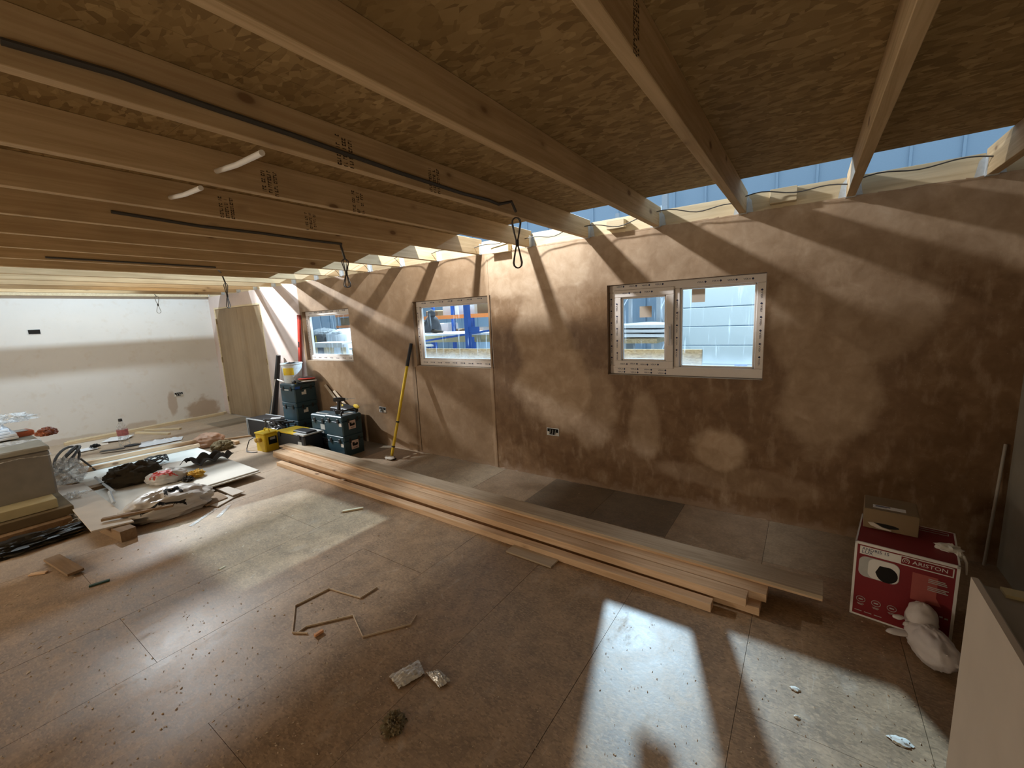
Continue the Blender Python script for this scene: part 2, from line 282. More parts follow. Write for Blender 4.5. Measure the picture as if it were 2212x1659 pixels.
# ------------------------------------------------------------------ mesh helpers
class MB:
    def __init__(s): s.v = []; s.f = []; s.sm = False
    def add(s, vs, fs):
        o = len(s.v); s.v += [tuple(p) for p in vs]; s.f += [tuple(i+o for i in f) for f in fs]; return s
    def box(s, x0, x1, y0, y1, z0, z1):
        if x0 > x1: x0, x1 = x1, x0
        if y0 > y1: y0, y1 = y1, y0
        if z0 > z1: z0, z1 = z1, z0
        return s.add([(x0, y0, z0), (x1, y0, z0), (x1, y1, z0), (x0, y1, z0), (x0, y0, z1), (x1, y0, z1), (x1, y1, z1), (x0, y1, z1)],
                     [(0, 3, 2, 1), (4, 5, 6, 7), (0, 1, 5, 4), (1, 2, 6, 5), (2, 3, 7, 6), (3, 0, 4, 7)])
    def cbox(s, x0, x1, y0, y1, z0, z1, c=.01):
        """box with chamfered vertical and top edges"""
        pts = [(x0+c, y0), (x1-c, y0), (x1, y0+c), (x1, y1-c), (x1-c, y1), (x0+c, y1), (x0, y1-c), (x0, y0+c)]
        vs = [(x, y, z0) for x, y in pts]+[(x, y, z1-c) for x, y in pts]
        cx, cy = (x0+x1)/2, (y0+y1)/2
        vs += [(x+math.copysign(min(c, abs(cx-x)), cx-x), y+math.copysign(min(c, abs(cy-y)), cy-y), z1) for x, y in pts]
        fs = [tuple(range(7, -1, -1)), tuple(range(16, 24))]
        for k in (0, 8): fs += [(k+i, k+(i+1) % 8, k+8+(i+1) % 8, k+8+i) for i in range(8)]
        return s.add(vs, fs)
    def prism(s, poly, z0, z1, plane='xy'):
        n = len(poly); m = {'xy': lambda a, b, c: (a, b, c), 'xz': lambda a, b, c: (a, c, b), 'yz': lambda a, b, c: (c, a, b)}[plane]
        vs = [m(a, b, z0) for a, b in poly]+[m(a, b, z1) for a, b in poly]
        return s.add(vs, [tuple(range(n-1, -1, -1)), tuple(range(n, 2*n))]+[(i, (i+1) % n, n+(i+1) % n, n+i) for i in range(n)])
    def tube(s, pts, r, n=8, r1=None):
        pts = [Vector(p) for p in pts]; K = len(pts); vs = []; fs = []
        prev = None
        for i, p in enumerate(pts):
            d = (pts[min(i+1, K-1)]-pts[max(i-1, 0)]).normalized()
            if prev is None:
                a = d.cross(Vector((0, 0, 1)));
                if a.length < .05: a = d.cross(Vector((1, 0, 0)))
            else: a = prev-d*prev.dot(d)
            a.normalize(); prev = a; b = d.cross(a)
            rr = r if r1 is None else r+(r1-r)*i/(K-1)
            for k in range(n):
                t = 2*PI*k/n; vs.append(p+a*rr*math.cos(t)+b*rr*math.sin(t))
        for i in range(K-1):
            for k in range(n):
                fs.append((i*n+k, i*n+(k+1) % n, (i+1)*n+(k+1) % n, (i+1)*n+k))
        fs += [tuple(range(n-1, -1, -1)), tuple(range((K-1)*n, K*n))]
        s.sm = True; return s.add(vs, fs)
    def lathe(s, prof, n=20, c=(0, 0, 0)):
        vs = []; fs = []
        for (r, z) in prof:
            for k in range(n): t = 2*PI*k/n; vs.append((c[0]+r*math.cos(t), c[1]+r*math.sin(t), c[2]+z))
        K = len(prof)
        for i in range(K-1):
            for k in range(n): fs.append((i*n+k, i*n+(k+1) % n, (i+1)*n+(k+1) % n, (i+1)*n+k))
        fs += [tuple(range(n-1, -1, -1)), tuple(range((K-1)*n, K*n))]
        s.sm = True; return s.add(vs, fs)
    def blob(s, c, r, seed=0, rough=.18, nu=28, nv=18, freq=2.2, sharp=1.0, flat=None):
        from mathutils import noise as mn
        vs = []; fs = []; c = Vector(c)
        for j in range(nv+1):
            th = PI*j/nv
            for i in range(nu):
                ph = 2*PI*i/nu; d = Vector((math.sin(th)*math.cos(ph), math.sin(th)*math.sin(ph), math.cos(th)))
                k = mn.fractal(d*freq+Vector((seed*7.3, seed, 0)), 1.0, 2.0, 4)
                rd = 1-abs(mn.noise(d*freq*1.7+Vector((seed*3.1, 5, seed))))*sharp*rough*2
                q = d*(rd+k*rough); p = c+Vector((q.x*r[0], q.y*r[1], q.z*r[2]))
                if flat is not None: p.z = max(p.z, flat)
                vs.append(p)
        for j in range(nv):
            for i in range(nu): fs.append((j*nu+i, (j+1)*nu+i, (j+1)*nu+(i+1) % nu, j*nu+(i+1) % nu))
        s.sm = True; return s.add(vs, fs)
    def sheet(s, poly4, hfun, nu=16, nv=16, thick=.003):
        """quad sheet through four corners, displaced by hfun(u,v) along z, with thickness"""
        a, b, c, d = [Vector(p) for p in poly4]; top = []; 
        for j in range(nv+1):
            for i in range(nu+1):
                u, v = i/nu, j/nv; p = a*(1-u)*(1-v)+b*u*(1-v)+c*u*v+d*(1-u)*v
                h = hfun(u, v); p = p+(h if isinstance(h, Vector) else Vector((0, 0, h))); top.append(p)
        n = len(top); vs = top+[p-Vector((0, 0, thick)) for p in top]; fs = []
        W_ = nu+1
        for j in range(nv):
            for i in range(nu):
                q = (j*W_+i, j*W_+i+1, (j+1)*W_+i+1, (j+1)*W_+i); fs.append(q); fs.append(tuple(x+n for x in reversed(q)))
        rim = [i for i in range(W_)]+[j*W_+nu for j in range(1, nv+1)]+[nv*W_+i for i in range(nu-1, -1, -1)]+[j*W_ for j in range(nv-1, 0, -1)]
        for k in range(len(rim)): x, y = rim[k], rim[(k+1) % len(rim)]; fs.append((y, x, x+n, y+n))
        s.sm = True; return s.add(vs, fs)
    def build(s, name, mat, parent=None, loc=None, rot=None, origin=None, bevel=0, smooth=None, base=False):
        me = bpy.data.meshes.new(name)
        vs = s.v
        if base:   # put the object's origin at the foot of its shape
            xs = [p[0] for p in vs]; ys = [p[1] for p in vs]; zs = [p[2] for p in vs]
            origin = ((min(xs)+max(xs))/2, (min(ys)+max(ys))/2, min(zs))
        if origin: vs = [(p[0]-origin[0], p[1]-origin[1], p[2]-origin[2]) for p in vs]
        me.from_pydata(vs, [], s.f); me.update()
        bm = bmesh.new(); bm.from_mesh(me); bmesh.ops.recalc_face_normals(bm, faces=bm.faces); bm.to_mesh(me); bm.free()
        if mat is not None: me.materials.append(mat)
        sm = s.sm if smooth is None else smooth
        if sm: me.polygons.foreach_set('use_smooth', [True]*len(me.polygons))
        o = bpy.data.objects.new(name, me); col.objects.link(o)
        if parent is not None: o.parent = parent
        if origin: o.location = origin
        if loc is not None: o.location = loc
        if rot is not None: o.rotation_euler = rot
        if sm:
            m = o.modifiers.new('edges', 'EDGE_SPLIT'); m.split_angle = math.radians(50)
        if bevel:
            m = o.modifiers.new('bevel', 'BEVEL'); m.width = bevel; m.segments = 1; m.limit_method = 'ANGLE'
        return o

def tag(o, label=None, cat=None, group=None, kind=None):
    for k, v in (('label', label), ('category', cat), ('group', group), ('kind', kind)):
        if v: o[k] = v
    return o
def thing(name, label, cat, loc=(0, 0, 0), rz=0, group=None, rot=None):
    o = bpy.data.objects.new(name, None); o.empty_display_size = .05; col.objects.link(o); o.location = loc
    o.rotation_euler = rot if rot else (0, 0, rz); return tag(o, label, cat, group)
def box(x0, x1, y0, y1, z0, z1): return MB().box(x0, x1, y0, y1, z0, z1)

def text_mesh(name, body, size, mat, parent, mtx, ext=.0006, align='CENTER', sx=1.0):
    cu = bpy.data.curves.new(name, 'FONT'); cu.body = body; cu.size = size; cu.extrude = ext; cu.align_x = align; cu.align_y = 'CENTER'
    cu.resolution_u = 2
    ob = bpy.data.objects.new(name+'_src', cu); col.objects.link(ob)
    bpy.context.view_layer.update()
    me = bpy.data.meshes.new_from_object(ob.evaluated_get(bpy.context.evaluated_depsgraph_get()))
    bpy.data.objects.remove(ob); me.transform(Matrix.Diagonal((sx, 1, 1, 1))); me.name = name
    me.materials.clear(); me.materials.append(mat)
    o = bpy.data.objects.new(name, me); col.objects.link(o); o.parent = parent; o.matrix_local = mtx; return o
# text standing on a wall that faces -y (read from the room)
def face_my(x, y, z, rz=0.0, spin=0.0):
    return Matrix.Translation((x, y, z)) @ Matrix.Rotation(rz, 4, 'Z') @ Matrix.Rotation(PI/2, 4, 'X') @ Matrix.Rotation(spin, 4, 'Z')

# ================================================================== SETTING
D = 3.51; XL = -9.30; XR = 1.0; YB = -3.0; ZT = 2.23; ZJ = 2.375
# ---- floor with its chipboard panels
fl = box(XL-.1, XR+.1, YB-.1, D+.15, -.2, -.02).build('floor', MT['floor']); tag(fl, kind='structure')
xs = []; x = -.76+.6*3
while x > XL-.6: xs.append(x); x -= .6
def panel_mat(i, y0):
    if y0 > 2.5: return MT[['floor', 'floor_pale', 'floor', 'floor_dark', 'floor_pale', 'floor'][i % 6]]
    return MT['floor']
ROWS = [(-3.0, -1.9), (-1.9, .5), (.5, 2.9), (2.9, 3.51)]
for i, x1 in enumerate(xs):
    x0 = x1-.6
    a, b = max(x0, XL), min(x1, XR)
    if b-a < .05: continue
    sh = 0 if i % 2 == 0 else -1.2
    ys = [YB] + [y for y in (-1.9+sh, .5+sh, 2.9+sh, 2.9) if YB+.1 < y < D-.1] + [D]
    ys = sorted(set(ys))
    for y0, y1 in zip(ys[:-1], ys[1:]):
        g = .0009; z = random.uniform(-.0008, .0006)
        mb = box(a+g, b-g, y0+g, y1-g, -.02, z)
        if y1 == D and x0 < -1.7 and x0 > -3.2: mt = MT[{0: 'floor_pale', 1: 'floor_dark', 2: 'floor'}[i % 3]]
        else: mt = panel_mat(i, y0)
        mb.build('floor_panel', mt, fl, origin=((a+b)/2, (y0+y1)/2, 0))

# ---- walls
def wall_holes(name, x0, x1, z0, z1, y0, y1, holes, mat):
    """wall in the xz plane between y0 (room side) and y1 with rectangular holes"""
    X = sorted({x0, x1}|{h[0] for h in holes}|{h[1] for h in holes}); Z = sorted({z0, z1}|{h[2] for h in holes}|{h[3] for h in holes})
    mb = MB()
    inh = lambda cx, cz: any(h[0] < cx < h[1] and h[2] < cz < h[3] for h in holes)
    q = lambda a, b, c, d: mb.add([a, b, c, d], [(0, 1, 2, 3)])
    for i in range(len(X)-1):
        for j in range(len(Z)-1):
            a, b, c, d = X[i], X[i+1], Z[j], Z[j+1]
            if inh((a+b)/2, (c+d)/2): continue
            for y in (y0, y1): q((a, y, c), (b, y, c), (b, y, d), (a, y, d))
            for (sx, sz, e) in ((-1, 0, a), (1, 0, b)):
                k = i+sx
                if k < 0 or k >= len(X)-1 or inh((X[k]+X[k+1])/2, (c+d)/2): q((e, y0, c), (e, y1, c), (e, y1, d), (e, y0, d))
            for (sz, e) in ((-1, c), (1, d)):
                k = j+sz
                if k < 0 or k >= len(Z)-1 or inh((a+b)/2, (Z[k]+Z[k+1])/2): q((a, y0, e), (b, y0, e), (b, y1, e), (a, y1, e))
    bm = bmesh.new(); vm = [bm.verts.new(p) for p in mb.v]
    for f in mb.f: bm.faces.new([vm[i] for i in f])
    bmesh.ops.remove_doubles(bm, verts=bm.verts, dist=1e-5); bmesh.ops.recalc_face_normals(bm, faces=bm.faces)
    me = bpy.data.meshes.new(name); bm.to_mesh(me); bm.free(); me.materials.append(mat)
    o = bpy.data.objects.new(name, me); col.objects.link(o); return o
W3 = (-1.415, -.245, 1.060, 1.820); W2 = (-3.805, -2.660, 1.075, 1.823); W1 = (-6.165, -5.035, 1.100, 1.812)
DR = (-9.13, -7.36, 0.0, 2.02)
wb = wall_holes('wall_back', XL, XR, 0, ZT, D, D+.14, [W1, W2, W3, DR], MT['plaster']); tag(wb, kind='structure')
# ragged top lip of the plaster and the crumbly line at its foot
random.seed(3)
lip = MB(); x = -6.2
while x < XR-.02:
    dx = random.uniform(.03, .11); x2 = min(x+dx, XR); h = random.uniform(.001, .009)
    lip.add([(x, D-.001, ZT-.006), (x2, D-.001, ZT-.006), (x2, D+.012, ZT-.006), (x, D+.012, ZT-.006),
             (x, D-.001, ZT+h), (x2, D-.001, ZT+random.uniform(.001, .009)), (x2, D+.012, ZT+.001), (x, D+.012, ZT+.001)],
            [(0, 3, 2, 1), (4, 5, 6, 7), (0, 1, 5, 4), (1, 2, 6, 5), (2, 3, 7, 6), (3, 0, 4, 7)]); x = x2
lip.build('plaster_lip', MT['plaster'], wb)
foot = MB(); x = -6.1
while x < XR-.05:
    dx = random.uniform(.03, .12)
    if random.random() < .45:
        r = random.uniform(.004, .012); foot.add([(x, D, 0), (x+dx, D, 0), (x+dx*.8, D-r, 0), (x+dx*.2, D-r*.8, 0), (x+dx*.5, D, r*.9)],
                                                [(0, 3, 4), (3, 2, 4), (2, 1, 4), (0, 1, 2, 3), (0, 4, 1)])
    x += dx
fo = foot.build('plaster_crumbs', MT['plaster'], wb); fo['kind'] = 'stuff'
box(-2.695, -2.672, D-.004, D+.01, 0, ZT-.03).build('corner_bead', MT['plaster'], wb)
box(-3.845, -3.838, D-.003, D+.01, .02, 1.06).build('open_joint', MT['stamp'], wb)
wl = box(XL-.1, XL, YB, D+.14, 0, ZT).build('wall_left', MT['far']); tag(wl, kind='structure')
wr = box(XR, XR+.1, YB, D+.14, 0, ZJ).build('wall_right', MT['pbgrey']); tag(wr, kind='structure')
wf = box(XL, XR, YB-.1, YB, 0, ZJ).build('wall_front', MT['pb']); tag(wf, kind='structure')
# timber trim at the foot of the far wall
tl = box(XL, XL+.05, 1.3, D, 0, .035).build('baseboard_left', MT['pale_wood']); tag(tl, kind='structure')

# ---- ceiling: joists, OSB deck, ledger
ce = bpy.data.objects.new('ceiling', None); col.objects.link(ce); ce.location = (0, 0, ZT); tag(ce, kind='structure')
cz = lambda z: z-ZT
NJ = 16
JX = [.780-.0+0.0] + [.182-.5885*n for n in range(NJ)]
stampj = {}
def joist(xc, y0, y1):
    L = y1-y0
    mb = MB().box(-L/2, L/2, -.0225, .0225, 0, .145)
    o = mb.build('joist', MT['joist'], ce, bevel=.002)
    o.location = (xc, (y0+y1)/2, 0); o.rotation_euler = (0, 0, PI/2); return o
joists = {}
for n, xc in enumerate(JX):
    joists[n-1] = joist(xc, YB, D+.012)
    # galvanised hanger strap at the wall end (joist-local: x along the joist)
    j = joists[n-1]; L = (D+.012-YB)
    h = MB()
    for s_ in (-1, 1):
        h.add([(L/2-.001, s_*.0225, .0), (L/2-.001, s_*.062, .0), (L/2-.001, s_*.048, .085), (L/2-.001, s_*.0225, .12),
               (L/2-.004, s_*.0225, .0), (L/2-.004, s_*.062, .0), (L/2-.004, s_*.048, .085), (L/2-.004, s_*.0225, .12)],
              [(0, 1, 2, 3), (7, 6, 5, 4), (0, 4, 5, 1), (1, 5, 6, 2), (2, 6, 7, 3), (3, 7, 4, 0)])
        h.box(L/2-.05, L/2-.001, s_*.0225, s_*.0245, -.002, .10)
    h.box(L/2-.05, L/2-.001, -.0245, .0245, -.003, -.0005)
    h.build('joist_hanger', MT['steel'], j)
# OSB deck boards on the joists (none beyond x = -6.0: the ceiling is still open there)
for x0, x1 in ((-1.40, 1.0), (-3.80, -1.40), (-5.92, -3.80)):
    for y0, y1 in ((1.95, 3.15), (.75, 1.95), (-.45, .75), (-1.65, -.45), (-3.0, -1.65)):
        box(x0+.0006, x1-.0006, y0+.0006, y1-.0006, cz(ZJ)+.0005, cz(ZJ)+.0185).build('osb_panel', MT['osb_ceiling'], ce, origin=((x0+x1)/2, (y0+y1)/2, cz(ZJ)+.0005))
box(-8.60, -7.76, 2.25, 3.46, cz(ZJ)+.0005, cz(ZJ)+.0185).build('osb_panel', MT['osb_ceiling'], ce, origin=(-8.2, 2.6, cz(ZJ)+.0005))  # extra panel added to keep the tube light off the doors
# ledger boards between the joists on top of the window wall
for a, b in zip(JX[1:]+[XL], JX[:]):
    if a == XL: a = XL-.0
    o = MB().box(-(b-a)/2+.023, (b-a)/2-.023, -.0, .045, -.03, .125).build('ledger_board', MT['pale_wood'], ce, bevel=.0015)
    o.location = ((a+b)/2, D+.014, 0)
o = MB().box(-.1, .1, 0, .045, -.03, .125).build('ledger_board', MT['pale_wood'], ce); o.location = (.90, D+.014, 0)
# beam ends over the far wall
o = MB().box(-.03, .03, YB, D, 0, .145).build('end_beam', MT['pale_wood'], ce); o.location = (XL+.02, 0, 0)

# ink stamps on the joist faces (illegible mill marks) -- flat print, one small mesh per stamp
def stamp(n, u, v, w_=.085, h=.115, seed=1):
    j = joists[n]; xf = JX[n+1]+.0225; p = at(u, v, 'x', xf)
    rr = random.Random(seed); mb = MB(); cx = p.y-(YB+D+.012)/2; cz_ = min(max(p.z-ZT, .055), .09)
    for r_ in range(3):
        x = cx-w_/2+r_*w_/3
        z = cz_-h/2
        while z < cz_+h/2-.006:
            hh = rr.uniform(.004, .010); ww = w_/3*.62
            if rr.random() < .85:
                mb.box(x, x+ww, -.0231, -.0225, z, z+hh*.35)
                if rr.random() < .7: mb.box(x, x+ww*.3, -.0231, -.0225, z, z+hh)
                if rr.random() < .5: mb.box(x+ww*.7, x+ww, -.0231, -.0225, z, z+hh)
            z += hh+.003
    mb.build('mill_stamp', MT['stamp'], j)
for k, a in enumerate([(3, 747, 330), (3, 940, 392), (4, 585, 395), (4, 775, 437), (5, 492, 452), (5, 673, 480)]): stamp(*a, seed=k)
stamp(1, 1375, 60, .05, .13, 9)

# ---- windows
def window(idx, W, y=D+.05, parts='fixed'):
    x0, x1, z0, z1 = W; fr = .062; yd = .06
    root = bpy.data.objects.new('window_%d' % idx, None); col.objects.link(root); root.location = ((x0+x1)/2, y, z0); tag(root, kind='structure')
    ox, oz = (x0+x1)/2, z0
    def bar(name, a, b, c, d, ya=0, yb=yd, bev=.005, m='upvc', par=None):
        return MB().box(a-ox, b-ox, ya, yb, c-oz, d-oz).build(name, MT[m], par or root, bevel=bev)
    e = .002
    bar('frame_rail', x0+e, x1-e, z0+e, z0+.075); bar('frame_rail', x0+e, x1-e, z1-fr, z1-e)
    bar('frame_stile', x0+e, x0+fr, z0+.075, z1-fr); bar('frame_stile', x1-fr, x1-e, z0+.075, z1-fr)
    bar('sill_bed', x0+e, x1-e, z0-.012, z0+.001, -.045, 0, .002, 'pb')
    def bead(a, b, c, d, par, yo=.012):
        for q in ((a, b, c, c+.014), (a, b, d-.014, d), (a, a+.014, c, d), (b-.014, b, c, d)):
            bar('glazing_bead', *q, yo, yo+.03, .004, 'upvc', par)
        g = MB().box(a+.002-ox, b-.002-ox, yo+.012, yo+.018, c+.002-oz, d-.002-oz).build('pane', MT['glass'], par); return g
    if parts == 'fixed':
        bead(x0+fr, x1-fr, z0+.075, z1-fr, root)
        sash = None
    else:
        mx = -.865; bar('mullion', mx-.034, mx+.034, z0+.075, z1-fr)
        bead(mx+.034, x1-fr, z0+.075, z1-fr, root)
        # opening casement on the left, standing proud
        sx0, sx1, sz0, sz1 = x0+.045, mx-.010, z0+.058, z1-.045
        sash = MB().box(sx0-ox, sx1-ox, -.012, .03, sz0-oz, sz0+.062-oz).box(sx0-ox, sx1-ox, -.012, .03, sz1-.062-oz, sz1-oz) \
            .box(sx0-ox, sx0+.062-ox, -.012, .03, sz0+.062-oz, sz1-.062-oz).box(sx1-.062-ox, sx1-ox, -.012, .03, sz0+.062-oz, sz1-.062-oz).build('sash', MT['upvc'], root, bevel=.004)
        bead(sx0+.062, sx1-.062, sz0+.062, sz1-.062, sash, 0)
        MB().box(sx1-.045-ox, sx1-.018-ox, -.022, -.012, .30, .42).box(sx1-.040-ox, sx1-.024-ox, -.045, -.022, .385, .405).box(sx1-.040-ox, sx1-.024-ox, -.048, -.034, .25, .405).build('handle', MT['upvc'], sash, bevel=.003)
        MB().box(sx1-.002-ox, sx1+.002-ox, -.011, -.0105, .02+sz0-oz, sz1-.02-oz).build('gasket', MT['gasket'], root)
    # printed protective tape: the word and its diamond repeat along every member
    def marks(a, b, z, n, yy=-.0006, vert=False, flip=False, sz=.017, par=None, jit=.003):
        for k in range(n):
            t = (k+.5)/n
            if vert: px, pz, sp = a, b[0]+(b[1]-b[0])*t, PI/2
            else: px, pz, sp = a+(b-a)*t, z+random.uniform(-jit, jit), (PI if flip else 0)
            m = Matrix.Translation((px-ox, yy, pz-oz)) @ Matrix.Rotation(PI/2, 4, 'X') @ Matrix.Rotation(sp, 4, 'Z')
            tm = text_mesh('tape_print', 'VEKA', sz, MT['ink'], par or root, m, .0003, 'RIGHT', 1.15)
            dm = MB().add([(.004, 0, .0004), (.013, -.009, .0004), (.022, 0, .0004), (.013, .009, .0004)], [(0, 1, 2, 3)])
            tmp = dm.build('d', MT['ink']); tm.data.transform(Matrix.Identity(4))
            bm = bmesh.new(); bm.from_mesh(tm.data); bm.from_mesh(tmp.data); bm.to_mesh(tm.data); bm.free()
            bpy.data.objects.remove(tmp)
    if parts == 'fixed':
        marks(x0+.05, x1-.05, z0+.038, 9 if idx == 2 else 7); marks(x0+.08, x1-.1, z1-.022, 7)
        marks(x0+.028, (z0+.1, z1-.1), 0, 6, vert=True); marks(x1-.028, (z0+.1, z1-.1), 0, 5, vert=True)
    else:
        marks(x0+.06, mx-.03, z0+.020, 4); marks(x0+.06, mx-.03, z0+.046, 4); marks(x0+.06, mx-.06, z1-.020, 4); marks(mx+.15, x1-.05, z1-.030, 4)
        marks(x0+.018, (z0+.08, z1-.08), 0, 6, vert=True); marks(mx+.012, (z0+.15, z1-.12), 0, 5, vert=True); marks(x1-.03, (z0+.1, z1-.08), 0, 6, vert=True)
        marks(x0+.10, mx-.10, z0+.092, 4, yy=-.0126, par=sash); marks(x0+.12, mx-.15, z1-.072, 3, yy=-.0126, par=sash); marks(x0+.072, (z0+.12, z1-.12), 0, 5, yy=-.0126, vert=True, par=sash)
        # square paper stickers on the panes
        for (ua, va, ub, vb) in ((1382, 662, 1408, 685), (1495, 625, 1523, 652)):
            p = at(ua, va, 'y', y+.014); q = at(ub, vb, 'y', y+.014)
            MB().box(p.x-ox, q.x-ox, .0105, .0115, q.z-oz, p.z-oz).build('sticker', MT['pb'], root)
    return root
w1o = window(1, W1); w2o = window(2, W2); w3o = window(3, W3, parts='casement')

# ---- door (pair of flush leaves)
dr = bpy.data.objects.new('door_1', None); col.objects.link(dr); dx0, dx1, dz = DR[0], DR[1], DR[3]
dr.location = ((dx0+dx1)/2, D, 0); tag(dr, kind='structure'); ox = (dx0+dx1)/2
MB().box(dx0-ox, dx0+.03-ox, 0, .1, 0, dz).box(dx1-.03-ox, dx1-ox, 0, .1, 0, dz).box(dx0+.03-ox, dx1-.03-ox, 0, .1, dz-.03, dz).build('door_frame', MT['pale_wood'], dr)
for a, b, hs in ((dx0+.033, ox-.002, -1), (ox+.002, dx1-.033, 1)):
    lf = MB().box(a-ox, b-ox, .012, .056, .006, dz-.033).build('door_leaf', MT['door'], dr, bevel=.001)
    for hz in (.25, 1.0, 1.72):
        hx = (a if hs < 0 else b)-ox
        MB().box(hx-.008, hx+.008, -.004, .012, hz, hz+.1).tube([(hx, -.002, hz), (hx, -.002, hz+.1)], .006, 8).build('hinge', MT['brass'], lf)

# ================================================================== TIMBER ON THE FLOOR
def plank(name, label, cat, a, b, w_, h, mat, z, group=None, side=1, grainx=True, bevel=.0015, end=None):
    """board whose front bottom edge runs a -> b (floor x, y); it lies w_ wide away from the camera side"""
    A = Vector((a[0], a[1], 0)); B = Vector((b[0], b[1], 0)); d = B-A; L = d.length; rz = math.atan2(d.y, d.x)
    o = MB().box(0, L, 0, w_*side, 0, h).build(name, MT[mat] if isinstance(mat, str) else mat, bevel=bevel)
    o.location = (a[0], a[1], z); o.rotation_euler = (0, 0, rz)
    return tag(o, label, cat, group)
plank('timber_batten', 'pale pine batten lying on its own in front of the timber stack', 'timber', (-5.05, 2.345), (-.345, 2.235), .062, .045, 'batten', .001)
b3 = plank('timber_batten', 'lower pine batten with a dark pencil mark near its right end', 'timber', (-5.45, 2.50), (-.13, 2.33), .095, .045, 'batten', .001)
plank('timber_batten', 'upper front pine batten of the stack, knot near its end, resting on the marked one', 'timber', (-5.38, 2.475), (-.19, 2.305), .085, .045, 'batten', .047)
plank('timber_batten', 'pine batten at the bottom of the stack under the grey board', 'timber', (-5.42, 2.605), (-.27, 2.435), .095, .045, 'batten', .001)
plank('timber_batten', 'upper rear pine batten of the stack, square end beside the grey board', 'timber', (-5.40, 2.565), (-.105, 2.395), .095, .045, 'batten', .047)
plank('timber_board', 'thin yellowish board just under the grey board, at the back of the stack', 'timber', (-5.50, 2.615), (.135, 2.475), .15, .016, 'batten', .093)
plank('timber_board', 'long grey dusty board on top of the timber stack', 'timber', (-5.42, 2.635), (.135, 2.465), .155, .020, 'grey_board', .110)
plank('wood_offcut', 'short flat wood packer trapped under the front batten', 'wood offcut', (-1.63, 2.17), (-1.27, 2.16), .10, .012, 'grey_board', .0005)
plank('wood_offcut', 'small grey packer between front batten and timber stack', 'wood offcut', (-3.86, 2.40), (-3.80, 2.50), .05, .02, 'grey_board', .001)
# pencil mark on the lower batten and the dark knot hole above it
text_mesh('pencil_mark', 'K2', .034, MT['stamp'], b3, Matrix.Translation((5.00, .030, .0455)) @ Matrix.Rotation(.1, 4, 'Z'), .0003)

# ================================================================== WATER HEATER BOX, SMALL BOX, BAGS, PARAPET
HB = .386
hb = thing('heater_box', 'red and white water heater carton near the right end of the window wall', 'carton', (.2555, 2.600, .001), math.radians(-8.5)); hb.scale = (.955, 1, 1)
MB().cbox(0, HB, 0, .375, 0, .40, .004).build('carton', MT['cardbox'], hb)
t_ = .009; fy = -.0009
fr = MB()
for q in ((0, HB, 0, t_), (0, HB, .40-t_*1.3, .40), (0, t_*1.2, 0, .40), (HB-t_*1.2, HB, 0, .40)): fr.box(q[0], q[1], fy, 0, q[2], q[3])
for q in ((0, HB, 0, .007), (0, HB, .368, .375), (0, .007, 0, .375), (HB-.007, HB, 0, .375)): fr.box(q[0], q[1], q[2], q[3], .40, .4009)
for q in ((0, .375, 0, .010), (0, .375, .39, .40), (0, .010, 0, .40), (.365, .375, 0, .40)): fr.box(HB, HB+.0008, q[0], q[1], q[2], q[3])
fr.build('white_border', MT['white'], hb)
lab = box(.022, .178, fy*1.6, 0, .340, .382).build('model_panel', MT['white'], hb)
text_mesh('model_text', 'ANDRIS 15', .0215, MT['ink'], lab, face_my(.030, fy*1.6-.0003, .369), .0003, 'LEFT', 1.05)
text_mesh('model_text', 'LUX', .0215, MT['ink'], lab, face_my(.030, fy*1.6-.0003, .352), .0003, 'LEFT', 1.1)
br = MB()
for q in ((.178, .368, .338, .3425), (.178, .368, .3795, .384), (.178, .1825, .338, .384), (.3635, .368, .338, .384)): br.box(q[0], q[1], fy*1.6, 0, q[2], q[3])
brp = br.build('brand_panel', MT['white'], hb)
text_mesh('brand_text', 'ARISTON', .0255, MT['white'], brp, face_my(.223, fy*1.6, .361), .0004, 'LEFT', 1.18)
ho = MB()   # little round house emblem with a swirl inside
arc = [(.200+.0125*math.cos(a), fy*1.8, .361+.0125*math.sin(a)) for a in [math.radians(-50+i*280/20) for i in range(21)]]
ho.tube(arc, .0016, 6); ho.tube([(.200+.006*math.cos(a), fy*1.8, .361+.006*math.sin(a)) for a in [math.radians(i*300/14) for i in range(15)]], .0013, 6)
ho.build('emblem', MT['white'], brp)
def rrect(x0, x1, z0, z1, r, n=6):
    p = []
    for cx, cz_, a0 in ((x1-r, z1-r, 0), (x0+r, z1-r, 90), (x0+r, z0+r, 180), (x1-r, z0+r, 270)):
        for k in range(n+1): a = math.radians(a0+90*k/n); p.append((cx+r*math.cos(a), cz_+r*math.sin(a)))
    return p
ph = MB().prism(rrect(.022, .182, .222, .330, .030), fy*1.6, 0, 'xz').build('heater_picture', MT['grey_label'], hb)
MB().prism(rrect(.060, .180, .224, .328, .028), fy*2.2, fy*1.6, 'xz').build('heater_front', MT['white'], ph)
MB().prism([(.090+.0, .262)]+[(.135+.042*math.cos(math.radians(a)), .262+.042*math.sin(math.radians(a))) for a in range(-150, 80, 15)]+[(.105, .300)], fy*2.8, fy*2.2, 'xz').build('control_dial', MT['blackhole'], ph)
for cx in (.042, .104, .166):
    MB().tube([(cx+.018*math.cos(a), fy*1.2, .094+.015*math.sin(a)) for a in [2*PI*i/20 for i in range(21)]], .0013, 6).box(cx-.009, cx+.009, fy*1.3, 0, .091, .097).box(cx-.014, cx+.014, fy*1.3, 0, .068, .0705).box(cx-.010, cx+.010, fy*1.3, 0, .063, .0650).build('feature_icon', MT['grey_label'], hb)
pk = plain('print_pink', (.40, .10, .085), .6)
MB().prism([(.228, .315), (.318, .315), (.318, .215), (.338, .178), (.228, .178)], fy*1.2, 0, 'xz').build('spec_block', pk, hb)
